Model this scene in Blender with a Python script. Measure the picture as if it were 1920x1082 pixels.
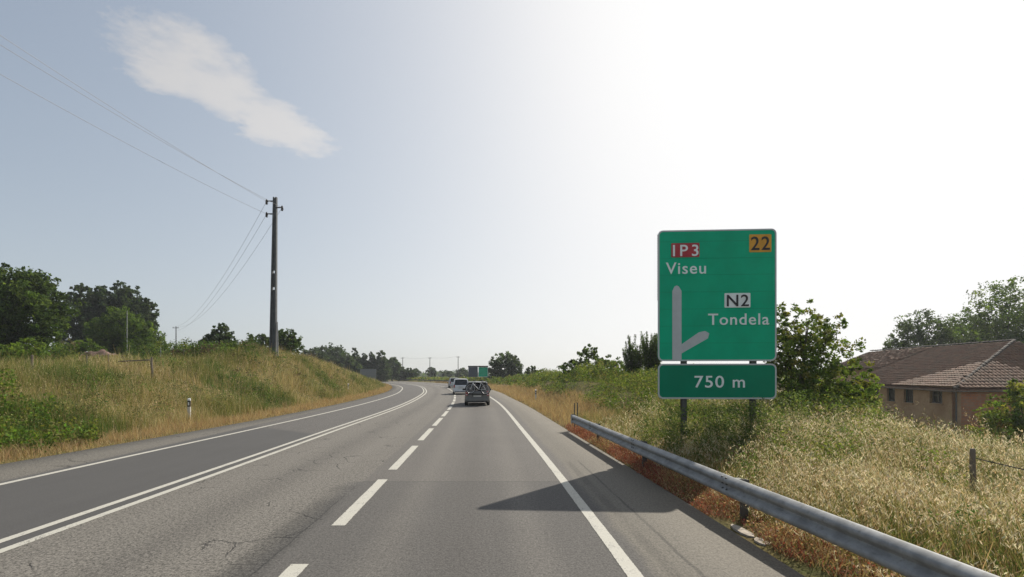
import bpy, bmesh, math, random
import numpy as np
from mathutils import Vector, Matrix

for _o in list(bpy.data.objects):
    bpy.data.objects.remove(_o)
SC = bpy.context.scene
COL = SC.collection
rng = np.random.default_rng(7)
random.seed(7)
R = math.radians

# ------------------------------------------------------------------ camera
CAM_H = 2.1
cam_d = bpy.data.cameras.new('camera')
cam = bpy.data.objects.new('camera', cam_d)
COL.objects.link(cam)
cam.location = (0, 0, CAM_H)
cam.rotation_euler = (R(90), 0, 0)
cam_d.sensor_width = 36
cam_d.lens = 36 * 900 / 1920
cam_d.shift_y = (703 - 541) / 1920
cam_d.clip_start = 0.05
cam_d.clip_end = 6000
SC.camera = cam

# ------------------------------------------------------------------ sky, sun, exposure
SUN_AZ, SUN_EL = R(41), R(41)          # azimuth measured from the view direction (+Y) towards +X
world = bpy.data.worlds.new('World')
SC.world = world
world.use_nodes = True
wn, wl = world.node_tree.nodes, world.node_tree.links
wn.clear()
w_out = wn.new('ShaderNodeOutputWorld')
w_bg = wn.new('ShaderNodeBackground')
w_bg.inputs['Strength'].default_value = 0.135
sky = wn.new('ShaderNodeTexSky')
sky.sky_type = 'NISHITA'
sky.sun_disc = False
sky.sun_elevation = SUN_EL
sky.sun_rotation = SUN_AZ
sky.air_density = 1.0
sky.dust_density = 4.2
sky.ozone_density = 1.0
sky.altitude = 200


def wmath(op, a, b=None, c=None, clamp=False):
    n = wn.new('ShaderNodeMath')
    n.operation = op
    n.use_clamp = clamp
    for i, v in enumerate((a, b, c)):
        if v is None:
            continue
        if isinstance(v, (int, float)):
            n.inputs[i].default_value = v
        else:
            wl.new(v, n.inputs[i])
    return n.outputs[0]


tc = wn.new('ShaderNodeTexCoord')
sep = wn.new('ShaderNodeSeparateXYZ')
wl.new(tc.outputs['Generated'], sep.inputs[0])
lift = wn.new('ShaderNodeCombineXYZ')
wl.new(sep.outputs[0], lift.inputs[0])
wl.new(sep.outputs[1], lift.inputs[1])
wl.new(wmath('ADD', wmath('MULTIPLY', wmath('MAXIMUM', sep.outputs[2], 0.0), 0.95), 0.05), lift.inputs[2])
lnorm = wn.new('ShaderNodeVectorMath')
lnorm.operation = 'NORMALIZE'
wl.new(lift.outputs[0], lnorm.inputs[0])
wl.new(lnorm.outputs[0], sky.inputs['Vector'])
zc = wmath('MAXIMUM', sep.outputs[2], 0.03)
cx_ = wmath('DIVIDE', sep.outputs[0], zc)      # where the ray meets a flat cloud layer
cy_ = wmath('DIVIDE', sep.outputs[1], zc)
comb = wn.new('ShaderNodeCombineXYZ')
wl.new(cx_, comb.inputs[0])
wl.new(cy_, comb.inputs[1])
warp = wn.new('ShaderNodeTexNoise')
warp.inputs['Scale'].default_value = 3.1
warp.inputs['Detail'].default_value = 7
warp.inputs['Roughness'].default_value = 0.66
wl.new(comb.outputs[0], warp.inputs['Vector'])
wsep = wn.new('ShaderNodeSeparateColor')
wl.new(warp.outputs['Color'], wsep.inputs[0])
ux = wmath('ADD', cx_, wmath('MULTIPLY', wmath('SUBTRACT', wsep.outputs[0], 0.5), 0.50))
uy = wmath('ADD', cy_, wmath('MULTIPLY', wmath('SUBTRACT', wsep.outputs[1], 0.5), 0.60))


def cloud_blob(cx0, cy0, ang, ra, rb):
    dx = wmath('SUBTRACT', ux, cx0)
    dy = wmath('SUBTRACT', uy, cy0)
    ca, sa = math.cos(ang), math.sin(ang)
    a = wmath('ADD', wmath('MULTIPLY', dx, ca / ra), wmath('MULTIPLY', dy, sa / ra))
    b = wmath('ADD', wmath('MULTIPLY', dx, -sa / rb), wmath('MULTIPLY', dy, ca / rb))
    r2 = wmath('ADD', wmath('MULTIPLY', a, a), wmath('MULTIPLY', b, b))
    return wmath('SUBTRACT', 1.0, r2, clamp=True)


cl = wmath('MAXIMUM', cloud_blob(-1.06, 1.63, R(80), 0.30, 0.23), cloud_blob(-0.94, 1.90, R(68), 0.31, 0.19))
cl = wmath('MAXIMUM', cl, wmath('MULTIPLY', cloud_blob(3.4, -2.6, R(20), 1.6, 0.7), 0.8))
cl = wmath('MAXIMUM', cl, wmath('MULTIPLY', cloud_blob(-3.2, -1.4, R(60), 1.3, 0.6), 0.8))
dn = wn.new('ShaderNodeTexNoise')
dn.inputs['Scale'].default_value = 6.5
dn.inputs['Detail'].default_value = 8
dn.inputs['Roughness'].default_value = 0.6
wl.new(comb.outputs[0], dn.inputs['Vector'])
cl = wmath('MULTIPLY', cl, wmath('ADD', 0.05, wmath('MULTIPLY', dn.outputs[0], 1.95)), clamp=True)
cl = wmath('MULTIPLY', wmath('SMOOTH_MIN', wmath('MULTIPLY', cl, 1.3), 1.0, 0.6), 0.84, clamp=True)
veil = wn.new('ShaderNodeMix')                 # thin high haze whitens the whole sky a little
veil.data_type = 'RGBA'
veil.inputs['Factor'].default_value = 0.40
bw = wn.new('ShaderNodeRGBToBW')
wl.new(sky.outputs[0], bw.inputs[0])
vg = wn.new('ShaderNodeCombineColor')
wl.new(wmath('MULTIPLY', bw.outputs[0], 0.99), vg.inputs[0])
wl.new(wmath('MULTIPLY', bw.outputs[0], 1.10), vg.inputs[1])
wl.new(wmath('MULTIPLY', bw.outputs[0], 1.10), vg.inputs[2])
wl.new(sky.outputs[0], veil.inputs['A'])
wl.new(vg.outputs[0], veil.inputs['B'])
cmix = wn.new('ShaderNodeMix')
cmix.data_type = 'RGBA'
wl.new(cl, cmix.inputs['Factor'])
wl.new(veil.outputs['Result'], cmix.inputs['A'])
ccol = wn.new('ShaderNodeCombineColor')
cloud_l = wmath('ADD', wmath('MULTIPLY', bw.outputs[0], 0.95), 1.7)
for i in range(3):
    wl.new(cloud_l, ccol.inputs[i])
wl.new(ccol.outputs[0], cmix.inputs['B'])
fsep = wn.new('ShaderNodeSeparateColor')       # milky air: the glare round the sun spreads and levels off
wl.new(cmix.outputs['Result'], fsep.inputs[0])
fcol = wn.new('ShaderNodeCombineColor')
for i in range(3):
    x_ = wmath('POWER', wmath('MULTIPLY', fsep.outputs[i], 0.266 * (1.03, 1.0, 0.985)[i]), 1.16)
    wl.new(wmath('MULTIPLY', wmath('SUBTRACT', 1.0, wmath('EXPONENT', wmath('MULTIPLY', x_, -1.0))), 5.5), fcol.inputs[i])
wl.new(fcol.outputs[0], w_bg.inputs['Color'])
wl.new(w_bg.outputs[0], w_out.inputs['Surface'])

sun_d = bpy.data.lights.new('sun', 'SUN')
sun_d.energy = 4.2
sun_d.angle = R(0.53)
sun_d.color = (1.0, 0.93, 0.82)
sun = bpy.data.objects.new('sun', sun_d)
COL.objects.link(sun)
sd = Vector((math.sin(SUN_AZ) * math.cos(SUN_EL), math.cos(SUN_AZ) * math.cos(SUN_EL), math.sin(SUN_EL)))
sun.rotation_euler = (-sd).to_track_quat('-Z', 'Y').to_euler()
sun.location = sd * 60

SC.view_settings.view_transform = 'Standard'
SC.view_settings.look = 'None'
SC.view_settings.exposure = 0.45
SC.view_settings.gamma = 1.0
SC.view_settings.use_curve_mapping = False
SC.render.engine = 'CYCLES'
SC.cycles.use_denoising = True
SC.cycles.max_bounces = 6
SC.cycles.transparent_max_bounces = 8
SC.cycles.volume_bounces = 0
SC.cycles.volume_step_rate = 4.0


# ================================================================== helpers
def lin(r, g, b):
    f = lambda c: (c / 255 / 12.92) if c / 255 <= 0.04045 else ((c / 255 + 0.055) / 1.055) ** 2.4
    return (f(r), f(g), f(b))


class Nodes:
    """small wrapper to write node trees briefly"""
    def __init__(self, name):
        self.m = bpy.data.materials.new(name)
        self.m.use_nodes = True
        self.t = self.m.node_tree
        self.n, self.l = self.t.nodes, self.t.links
        self.b = self.n['Principled BSDF']
        self.out = self.n['Material Output']

    def new(self, typ, **kw):
        nd = self.n.new(typ)
        for k, v in kw.items():
            setattr(nd, k, v)
        return nd

    def put(self, sock, v):
        if isinstance(v, bpy.types.NodeSocket):
            self.l.new(v, sock)
        elif isinstance(v, (tuple, list)):
            sock.default_value = (*v, 1.0)[:4] if sock.type == 'RGBA' else v
        else:
            sock.default_value = v

    def math(self, op, a, b=None, c=None, clamp=False):
        nd = self.new('ShaderNodeMath', operation=op, use_clamp=clamp)
        for i, v in enumerate((a, b, c)):
            if v is not None:
                self.put(nd.inputs[i], v)
        return nd.outputs[0]

    def mix(self, fac, a, b, blend='MIX'):
        nd = self.new('ShaderNodeMix', data_type='RGBA', blend_type=blend)
        self.put(nd.inputs['Factor'], fac)
        self.put(nd.inputs['A'], a)
        self.put(nd.inputs['B'], b)
        return nd.outputs['Result']

    def noise(self, vec, scale, detail=4, rough=0.55, dist=0.0):
        nd = self.new('ShaderNodeTexNoise')
        self.put(nd.inputs['Scale'], scale)
        nd.inputs['Detail'].default_value = detail
        nd.inputs['Roughness'].default_value = rough
        nd.inputs['Distortion'].default_value = dist
        if vec is not None:
            self.l.new(vec, nd.inputs['Vector'])
        return nd

    def ramp(self, fac, lo, hi):
        nd = self.new('ShaderNodeMapRange', interpolation_type='SMOOTHSTEP')
        self.put(nd.inputs['Value'], fac)
        self.put(nd.inputs['From Min'], lo)
        self.put(nd.inputs['From Max'], hi)
        return nd.outputs['Result']

    def pos(self):
        return self.new('ShaderNodeNewGeometry').outputs['Position']

    def obj(self):
        return self.new('ShaderNodeTexCoord').outputs['Object']

    def bump(self, h, dist, strength=1.0):
        nd = self.new('ShaderNodeBump')
        nd.inputs['Strength'].default_value = strength
        nd.inputs['Distance'].default_value = dist
        self.l.new(h, nd.inputs['Height'])
        self.l.new(nd.outputs[0], self.b.inputs['Normal'])


def flat(name, col, rough=0.6, metal=0.0, var=0.12, scale=4.0, spec=None, wear=None):
    """plain paint / metal with a little noise in colour and roughness"""
    k = Nodes(name)
    p = k.obj()
    n1 = k.noise(p, scale, 6, 0.6).outputs[0]
    c = k.mix(k.ramp(n1, 0.3, 0.7), tuple(v * (1 - var) for v in col), tuple(min(1, v * (1 + var)) for v in col))
    if wear:
        n2 = k.noise(p, scale * 2.7, 8, 0.7).outputs[0]
        c = k.mix(k.math('MULTIPLY', k.ramp(n2, 0.52, 0.72), 0.7), c, wear)
    k.put(k.b.inputs['Base Color'], c)
    k.put(k.b.inputs['Roughness'], k.math('ADD', rough - 0.06, k.math('MULTIPLY', n1, 0.12)))
    k.b.inputs['Metallic'].default_value = metal
    if spec is not None:
        k.b.inputs['Specular IOR Level'].default_value = spec
    return k.m


def foliage(name, trans=0.35, rough=0.55, tint=(1.25, 1.2, 0.7)):
    """colour comes from the per-leaf attribute; part of the light passes through the leaf"""
    k = Nodes(name)
    at = k.new('ShaderNodeAttribute', attribute_name='Col')
    k.put(k.b.inputs['Base Color'], at.outputs['Color'])
    k.b.inputs['Roughness'].default_value = rough
    k.b.inputs['Specular IOR Level'].default_value = 0.10
    tr = k.new('ShaderNodeBsdfTranslucent')
    tcol = k.mix(1.0, at.outputs['Color'], tint, 'MULTIPLY')
    k.put(tr.inputs['Color'], tcol)
    mx = k.new('ShaderNodeMixShader')
    mx.inputs[0].default_value = trans
    k.l.new(k.b.outputs[0], mx.inputs[1])
    k.l.new(tr.outputs[0], mx.inputs[2])
    k.l.new(mx.outputs[0], k.out.inputs['Surface'])
    return k.m


M = {}
M['leaf'] = foliage('leaf', 0.48, 0.65, (1.3, 1.25, 0.7))
M['oat'] = foliage('dry_oat', 0.48, 0.65, (1.12, 1.08, 0.92))
M['grass'] = foliage('grass_blade', 0.34, 0.65, (1.15, 1.1, 0.8))


def link(name, me, mat=None, parent=None):
    o = bpy.data.objects.new(name, me)
    COL.objects.link(o)
    if mat is not None and me is not None and len(me.materials) == 0:
        me.materials.append(mat)
    if parent is not None:
        o.parent = parent
    return o


def tag(o, label=None, cat=None, group=None, kind=None):
    if label:
        o['label'] = label
    if cat:
        o['category'] = cat
    if group:
        o['group'] = group
    if kind:
        o['kind'] = kind
    return o


def empty(name, loc=(0, 0, 0), rz=0.0):
    o = bpy.data.objects.new(name, None)
    COL.objects.link(o)
    o.location = loc
    o.rotation_euler = (0, 0, rz)
    o.empty_display_size = 0.2
    return o


class MB:
    """collects simple solids; build() links them as one mesh object"""
    def __init__(self):
        self.v, self.f = [], []

    def add(self, vs, fs):
        k = len(self.v)
        self.v += [tuple(p) for p in vs]
        self.f += [tuple(i + k for i in q) for q in fs]
        return self

    def box(self, c, s, rot=None):
        hx, hy, hz = s[0] / 2, s[1] / 2, s[2] / 2
        vs = [Vector((x, y, z)) for x in (-hx, hx) for y in (-hy, hy) for z in (-hz, hz)]
        if rot is not None:
            vs = [rot @ v for v in vs]
        vs = [v + Vector(c) for v in vs]
        return self.add(vs, [(0, 1, 3, 2), (4, 6, 7, 5), (0, 4, 5, 1), (2, 3, 7, 6), (0, 2, 6, 4), (1, 5, 7, 3)])

    def tube(self, pts, radii, n=8, cap=True):
        pts = [Vector(p) for p in pts]
        if not hasattr(radii, '__len__'):
            radii = [radii] * len(pts)
        k0 = len(self.v)
        up = Vector((0, 0, 1))
        for i, p in enumerate(pts):
            d = (pts[min(i + 1, len(pts) - 1)] - pts[max(i - 1, 0)]).normalized()
            a = d.cross(up)
            if a.length < 0.05:
                a = d.cross(Vector((0, 1, 0)))
            a.normalize()
            b = d.cross(a)
            for j in range(n):
                t = 2 * math.pi * j / n
                self.v.append(tuple(p + (a * math.cos(t) + b * math.sin(t)) * radii[i]))
        for i in range(len(pts) - 1):
            for j in range(n):
                q = (j + 1) % n
                self.f.append((k0 + i * n + j, k0 + i * n + q, k0 + (i + 1) * n + q, k0 + (i + 1) * n + j))
        if cap:
            self.f.append(tuple(k0 + j for j in range(n)))
            e = k0 + (len(pts) - 1) * n
            self.f.append(tuple(e + j for j in reversed(range(n))))
        return self

    def prism(self, poly, y0, y1, ax='y'):
        """poly of (a,b) extruded along an axis: ax y -> (a,y,b); x -> (x,a,b); z -> (a,b,z)"""
        n = len(poly)
        mk = {'y': lambda a, b, t: (a, t, b), 'x': lambda a, b, t: (t, a, b), 'z': lambda a, b, t: (a, b, t)}[ax]
        vs = [mk(a, b, y0) for a, b in poly] + [mk(a, b, y1) for a, b in poly]
        fs = [tuple(range(n)), tuple(reversed(range(n, 2 * n)))]
        fs += [(i, i + n, (i + 1) % n + n, (i + 1) % n) for i in range(n)]
        return self.add(vs, fs)

    def lathe(self, prof, n=20, ax='z', c=(0, 0, 0)):
        k0 = len(self.v)
        for r, h in prof:
            for j in range(n):
                t = 2 * math.pi * j / n
                a, b = r * math.cos(t), r * math.sin(t)
                p = {'z': (a, b, h), 'x': (h, a, b), 'y': (a, h, b)}[ax]
                self.v.append((p[0] + c[0], p[1] + c[1], p[2] + c[2]))
        for i in range(len(prof) - 1):
            for j in range(n):
                q = (j + 1) % n
                self.f.append((k0 + i * n + j, k0 + i * n + q, k0 + (i + 1) * n + q, k0 + (i + 1) * n + j))
        self.f.append(tuple(k0 + j for j in reversed(range(n))))
        e = k0 + (len(prof) - 1) * n
        self.f.append(tuple(e + j for j in range(n)))
        return self

    def mesh(self, name, smooth=None, bevel=0.0):
        me = bpy.data.meshes.new(name)
        me.from_pydata(self.v, [], self.f)
        bm = bmesh.new()
        bm.from_mesh(me)
        bmesh.ops.recalc_face_normals(bm, faces=bm.faces)
        if bevel:
            es = [e for e in bm.edges if len(e.link_faces) == 2 and e.calc_face_angle(0) > 0.6]
            bmesh.ops.bevel(bm, geom=es, offset=bevel, segments=2, affect='EDGES', profile=0.6)
        bm.to_mesh(me)
        bm.free()
        if smooth is not None:
            me.polygons.foreach_set('use_smooth', [True] * len(me.polygons))
            me.set_sharp_from_angle(angle=R(smooth))
        me.update()
        return me

    def build(self, name, mat, parent=None, smooth=None, bevel=0.0):
        return link(name, self.mesh(name, smooth, bevel), mat, parent)


def np_mesh(name, V, F, col=None, smooth=False):
    """mesh from arrays: V (n,3), F (m,3|4), optional per-vertex colour"""
    me = bpy.data.meshes.new(name)
    nv, nf, k = len(V), len(F), F.shape[1]
    me.vertices.add(nv)
    me.vertices.foreach_set('co', np.ascontiguousarray(V, np.float32).ravel())
    me.loops.add(nf * k)
    me.polygons.add(nf)
    me.polygons.foreach_set('loop_start', np.arange(0, nf * k, k, dtype=np.int32))
    me.loops.foreach_set('vertex_index', np.ascontiguousarray(F, np.int32).ravel())
    if smooth:
        me.polygons.foreach_set('use_smooth', np.ones(nf, bool))
    if col is not None:
        a = me.attributes.new('Col', 'FLOAT_COLOR', 'POINT')
        c4 = np.ones((nv, 4), np.float32)
        c4[:, :3] = col
        a.data.foreach_set('color', c4.ravel())
    me.update(calc_edges=True)
    return me


# ================================================================== road layout (metres, x right, y ahead)
_gy = np.arange(-40, 420, 0.5)


def _smooth_curve(pts, sigma):
    ys, xs = zip(*pts)
    v = np.interp(_gy, ys, xs)
    k = np.exp(-0.5 * (np.arange(-60, 61) * 0.5 / sigma) ** 2)
    k /= k.sum()
    pad = np.concatenate([v[0] - (v[1] - v[0]) * np.arange(60, 0, -1), v,
                          v[-1] + (v[-1] - v[-2]) * np.arange(1, 61)])
    return np.convolve(pad, k, 'valid')


_D = _smooth_curve([(-40, -0.05), (0, -2.06), (5, -2.33), (10.6, -2.63), (18.8, -3.15), (27.8, -3.72), (35, -4.28), (43, -5.1),
                    (55, -6.55), (65, -8.2), (80, -10.9), (94.5, -14.4), (105, -18.0), (118, -22.7), (140, -33.0),
                    (170, -50.0), (200, -71.0), (240, -104.0), (300, -160.0), (420, -280.0)], 3.5)
_OFF = {
    'R': _smooth_curve([(-40, 3.62), (9, 3.62), (17, 3.52), (33, 3.42), (48, 3.3), (80, 3.7), (120, 4.1), (200, 4.6), (420, 5.2)], 4),
    'PR': _smooth_curve([(-40, 5.45), (5, 5.4), (11, 5.33), (20, 5.2), (44, 5.1), (77, 6.2), (120, 7.0), (420, 8.0)], 4),
    'C': _smooth_curve([(-40, -4.1), (6, -3.92), (12, -3.75), (17, -3.8), (28, -3.45), (36, -3.4), (48, -3.4), (63, -3.5), (79, -3.9),
                        (118, -4.4), (420, -5.4)], 4),
    'E': _smooth_curve([(-40, -7.5), (5, -7.35), (12, -7.2), (18, -6.85), (28, -6.55), (40, -6.4), (51, -6.4), (70, -6.9), (97, -8.0),
                        (140, -8.8), (420, -11.0)], 4),
    'PL': _smooth_curve([(-40, -9.9), (10, -9.6), (14, -9.05), (22, -8.45), (30, -8.3), (48, -8.2), (63, -8.3), (79, -8.9), (110, -10.0),
                         (420, -13.5)], 4),
}


def Dx(y):
    return np.interp(y, _gy, _D)


def edge(k, y):
    return Dx(y) + np.interp(y, _gy, _OFF[k])


def sstep(a, b, x):
    t = np.clip((x - a) / (b - a), 0, 1)
    return t * t * (3 - 2 * t)


def _lumps(x, y):
    return (np.sin(x * 0.71 + 1.3 * np.sin(y * 0.43)) * np.cos(y * 0.57 + np.sin(x * 0.37)) * 0.5
            + np.sin(x * 1.9 + y * 1.3) * np.cos(y * 2.1 - x * 0.8) * 0.22)


def left_h(y, t):
    hb = np.interp(y, [-40, 5, 12, 20, 27, 33, 39, 50, 62, 80, 100, 130, 180, 400],
                   [1.7, 1.8, 1.9, 1.95, 2.2, 3.0, 3.75, 3.55, 2.75, 1.9, 1.2, 0.6, 0.2, 0.0])
    bank = hb * sstep(0.8, 7.5, t)
    plat = np.interp(y, [-40, 20, 45, 70, 100, 150, 300], [2.0, 2.2, 3.0, 3.6, 3.0, 1.2, 0.0])
    w = sstep(8.5, 16, t)
    z = bank * (1 - w) + (plat + 0.010 * np.clip(t - 10, 0, 90) * sstep(300, 120, y)) * w
    return z + (0.20 * _lumps(t * 0.9 + 3, y * 0.9) + 0.12 * _lumps(t * 2.3 + 1, y * 1.9)) * sstep(1.2, 4, t)


def right_h(y, t):
    hb = np.interp(y, [-40, 4, 7, 12, 18, 24, 35, 45, 60, 80, 120, 200, 400],
                   [0.0, 0.0, 0.05, 0.25, 0.55, 0.95, 1.45, 1.6, 1.2, 0.7, 0.3, 0.15, 0.0])
    bank = hb * sstep(0.9, 5.0, t)
    low = np.interp(y, [-40, 30, 52, 75, 120], [-1.75, -1.75, -1.6, 0.6, 0.2])
    w = sstep(6.5, 15, t)
    z = bank * (1 - w) + low * w
    return z + 0.08 * _lumps(t + 7, y) * sstep(1.2, 4, t)


def ground_z(x, y):
    x = np.asarray(x, float)
    y = np.asarray(y, float)
    pl, pr = edge('PL', y), edge('PR', y)
    z = np.full(np.broadcast(x, y).shape, -0.10)
    tl, tr = pl - x, x - pr
    z = np.where(tl > 0, left_h(y, tl) - 0.05 * sstep(0.6, 0, tl), z)
    z = np.where(tr > 0, right_h(y, tr) - 0.05 * sstep(0.5, 0, tr), z)
    return z


# ------------------------------------------------------------------ ground sheet
def make_ground():
    ys = np.concatenate([np.arange(-30, 70, 0.6), np.arange(70, 200, 1.5), np.geomspace(200, 2400, 45)])
    t = np.concatenate([[0.0, 0.25], np.arange(0.6, 24, 0.6), np.geomspace(24, 2300, 44)])
    inner = np.linspace(0, 1, 9)[1:-1]
    rows = []
    for y in ys:
        pl, pr = float(edge('PL', y)), float(edge('PR', y))
        xs = np.concatenate([pl - t[::-1], pl + (pr - pl) * inner, pr + t])
        yy = np.full_like(xs, y)
        z = ground_z(xs, yy)
        n = len(t)
        z[n:n + len(inner)] = -0.10
        z[n - 1] = -0.06
        z[n + len(inner)] = -0.06
        rows.append(np.stack([xs, yy, z], 1))
    V = np.concatenate(rows)
    nc = len(rows[0])
    i, j = np.meshgrid(np.arange(len(ys) - 1), np.arange(nc - 1), indexing='ij')
    a = (i * nc + j).ravel()
    F = np.stack([a, a + 1, a + nc + 1, a + nc], 1)
    k = Nodes('soil_and_dry_grass')
    p = k.pos()
    big = k.noise(p, 0.12, 5, 0.6).outputs[0]
    mid = k.noise(p, 0.9, 7, 0.65).outputs[0]
    fine = k.noise(p, 14.0, 6, 0.7).outputs[0]
    c = k.mix(k.ramp(big, 0.38, 0.62), (0.13, 0.115, 0.035), (0.20, 0.15, 0.065))
    c = k.mix(k.ramp(mid, 0.42, 0.68), c, (0.085, 0.095, 0.028))
    c = k.mix(k.math('MULTIPLY', k.ramp(fine, 0.35, 0.75), 0.6), c, (0.075, 0.055, 0.032))
    k.put(k.b.inputs['Base Color'], c)
    k.b.inputs['Roughness'].default_value = 0.95
    k.b.inputs['Specular IOR Level'].default_value = 0.1
    k.bump(fine, 0.06, 0.8)
    o = link('ground', np_mesh('ground', V, F, smooth=True), k.m)
    tag(o, 'dry grassy earth on both sides of the road', None, None, 'structure')
    return o


make_ground()


# ------------------------------------------------------------------ road surface and markings
def strip(name, fa, fb, y0, y1, z, step=0.5, mat=None, parent=None, skirt=0.0, cols=1, uv=False):
    ys = np.arange(y0, y1 + 1e-6, step)
    if ys[-1] < y1 - 1e-4:
        ys = np.append(ys, y1)
    a, b = fa(ys), fb(ys)
    s = np.linspace(0, 1, cols + 1)
    X = a[:, None] + (b - a)[:, None] * s[None]
    Z = np.full_like(X, z)
    if skirt:
        X = np.concatenate([X[:, :1] - 0.03, X, X[:, -1:] + 0.03], 1)
        Z = np.concatenate([Z[:, :1] - skirt, Z, Z[:, -1:] - skirt], 1)
    Y = np.repeat(ys[:, None], X.shape[1], 1)
    V = np.stack([X, Y, Z], -1).reshape(-1, 3)
    nc = X.shape[1]
    i, j = np.meshgrid(np.arange(len(ys) - 1), np.arange(nc - 1), indexing='ij')
    q = (i * nc + j).ravel()
    F = np.stack([q, q + 1, q + nc + 1, q + nc], 1)
    me = np_mesh(name, V, F)
    if mat is M.get('paint'):
        S_ = np.repeat(s[None], len(ys), 0).ravel()
        l = me.uv_layers.new(name='across')
        idx = F.ravel()
        l.data.foreach_set('uv', np.stack([S_[idx], V[idx, 1]], 1).astype(np.float32).ravel())
    if uv:
        U = (X - Dx(Y)).ravel()
        l = me.uv_layers.new(name='road')
        idx = F.ravel()
        l.data.foreach_set('uv', np.stack([U[idx], V[idx, 1]], 1).astype(np.float32).ravel())
    return link(name, me, mat, parent)


def road_material():
    k = Nodes('worn_asphalt')
    uvn = k.new('ShaderNodeUVMap', uv_map='road')
    sx = k.new('ShaderNodeSeparateXYZ')
    k.l.new(uvn.outputs[0], sx.inputs[0])
    u, v = sx.outputs[0], sx.outputs[1]
    p = k.pos()
    # wobble for the borders of the laid strips
    wob = k.math('MULTIPLY', k.math('SUBTRACT', k.noise(p, 1.3, 5, 0.6).outputs[0], 0.5), 0.30)
    uw = k.math('ADD', u, wob)
    vw = k.math('ADD', v, wob)
    speck = k.noise(p, 40.0, 2, 0.8).outputs[0]
    speck2 = k.noise(p, 17.0, 4, 0.75).outputs[0]
    blot = k.noise(p, 0.55, 6, 0.62).outputs[0]
    # stretched along the road: tyre tracks, oil, drips
    mp = k.new('ShaderNodeMapping')
    mp.inputs['Scale'].default_value = (2.6, 0.10, 1)
    k.l.new(uvn.outputs[0], mp.inputs['Vector'])
    streak = k.noise(mp.outputs[0], 1.0, 6, 0.6).outputs[0]
    coarse = (0.134, 0.124, 0.108)
    fine_c = (0.098, 0.092, 0.085)
    dark = (0.068, 0.066, 0.064)
    shoulder = (0.138, 0.126, 0.105)
    c = k.mix(0.0, coarse, coarse)
    # own lane: finer asphalt to the right of the lane line
    own = k.ramp(u, -0.42, -0.30)
    c = k.mix(own, c, (0.112, 0.104, 0.094))
    near = k.math('MULTIPLY', k.ramp(uw, -0.70, -0.42), k.ramp(v, 9.47, 9.42))   # repaired length of the lane
    c = k.mix(k.math('MULTIPLY', near, 0.85), c, (0.088, 0.083, 0.077))
    # oncoming lane relaid, dark up to about 24 m, greyer beyond
    onc = k.ramp(u, -3.70, -3.80)
    c = k.mix(onc, c, fine_c)
    relaid = k.math('MULTIPLY', onc, k.ramp(k.math('ADD', vw, k.math('MULTIPLY', u, 0.75)), 14.4, 13.8))
    relaid = k.math('MULTIPLY', relaid, k.ramp(u, -7.5, -7.35))
    c = k.mix(k.math('MULTIPLY', relaid, 0.9), c, dark)
    # shoulders
    c = k.mix(k.ramp(uw, 3.75, 3.95), c, shoulder)
    c = k.mix(k.ramp(u, -7.45, -7.6), c, (0.130, 0.120, 0.102))
    # tyre tracks
    for cu in (0.85, 2.65, -1.2, -2.9):
        d = k.math('ABSOLUTE', k.math('SUBTRACT', uw, cu))
        c = k.mix(k.math('MULTIPLY', k.ramp(d, 0.45, 0.0), 0.34), c, (0.160, 0.148, 0.130))
    for cu in (1.75, -2.0):
        d = k.math('ABSOLUTE', k.math('SUBTRACT', uw, cu))
        c = k.mix(k.math('MULTIPLY', k.ramp(d, 0.55, 0.0), 0.30), c, (0.066, 0.061, 0.056))
    # groove and seam in the shoulder, seam beside the lane line
    for cu, w_, a_, lim in ((4.33, 0.035, 0.5, 12.0), (4.05, 0.12, 0.28, 12.0), (-0.40, 0.018, 0.8, 9.4), (-0.55, 0.34, 0.50, 9.4)):
        d = k.math('ABSOLUTE', k.math('SUBTRACT', k.math('ADD', u, k.math('MULTIPLY', wob, 0.35)), cu))
        f = k.math('MULTIPLY', k.ramp(d, w_, w_ * 0.3), k.ramp(v, lim, lim - 0.6))
        f = k.math('MULTIPLY', f, k.ramp(blot, 0.30, 0.55))
        c = k.mix(k.math('MULTIPLY', f, a_), c, (0.030, 0.029, 0.027))
    # transverse joint of the repaired length
    d = k.math('ABSOLUTE', k.math('SUBTRACT', v, 9.45))
    f = k.math('MULTIPLY', k.math('MULTIPLY', k.ramp(d, 0.05, 0.01), own), k.ramp(u, 4.0, 3.6))
    c = k.mix(k.math('MULTIPLY', f, 0.4), c, (0.04, 0.04, 0.038))
    # cracks
    vor = k.new('ShaderNodeTexVoronoi', feature='DISTANCE_TO_EDGE')
    wv = k.noise(p, 2.2, 5, 0.7)
    wp = k.mix(0.28, p, wv.outputs['Color'], 'ADD')
    k.l.new(wp, vor.inputs['Vector'])
    vor.inputs['Scale'].default_value = 1.1
    crack = k.math('MULTIPLY', k.ramp(vor.outputs['Distance'], 0.016, 0.003), k.ramp(k.noise(p, 0.55, 3).outputs[0], 0.50, 0.57))
    crack = k.math('MULTIPLY', crack, k.ramp(u, -0.2, -0.5))
    crack = k.math('MULTIPLY', crack, k.math('SUBTRACT', 1.0, relaid))
    c = k.mix(k.math('MULTIPLY', crack, 0.75), c, (0.022, 0.021, 0.020))
    # grain, blotches, streaks
    g = k.math('ADD', k.math('MULTIPLY', k.ramp(speck, 0.34, 0.66), 0.62), k.math('MULTIPLY', k.ramp(speck2, 0.34, 0.66), 0.38))
    amp = k.math('SUBTRACT', k.math('SUBTRACT', 1.65, k.math('MULTIPLY', own, 0.75)), k.math('MULTIPLY', relaid, 1.35))
    g = k.math('ADD', k.math('SUBTRACT', 1.0, k.math('MULTIPLY', amp, 0.5)), k.math('MULTIPLY', g, amp))
    gc = k.new('ShaderNodeCombineColor')
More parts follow.
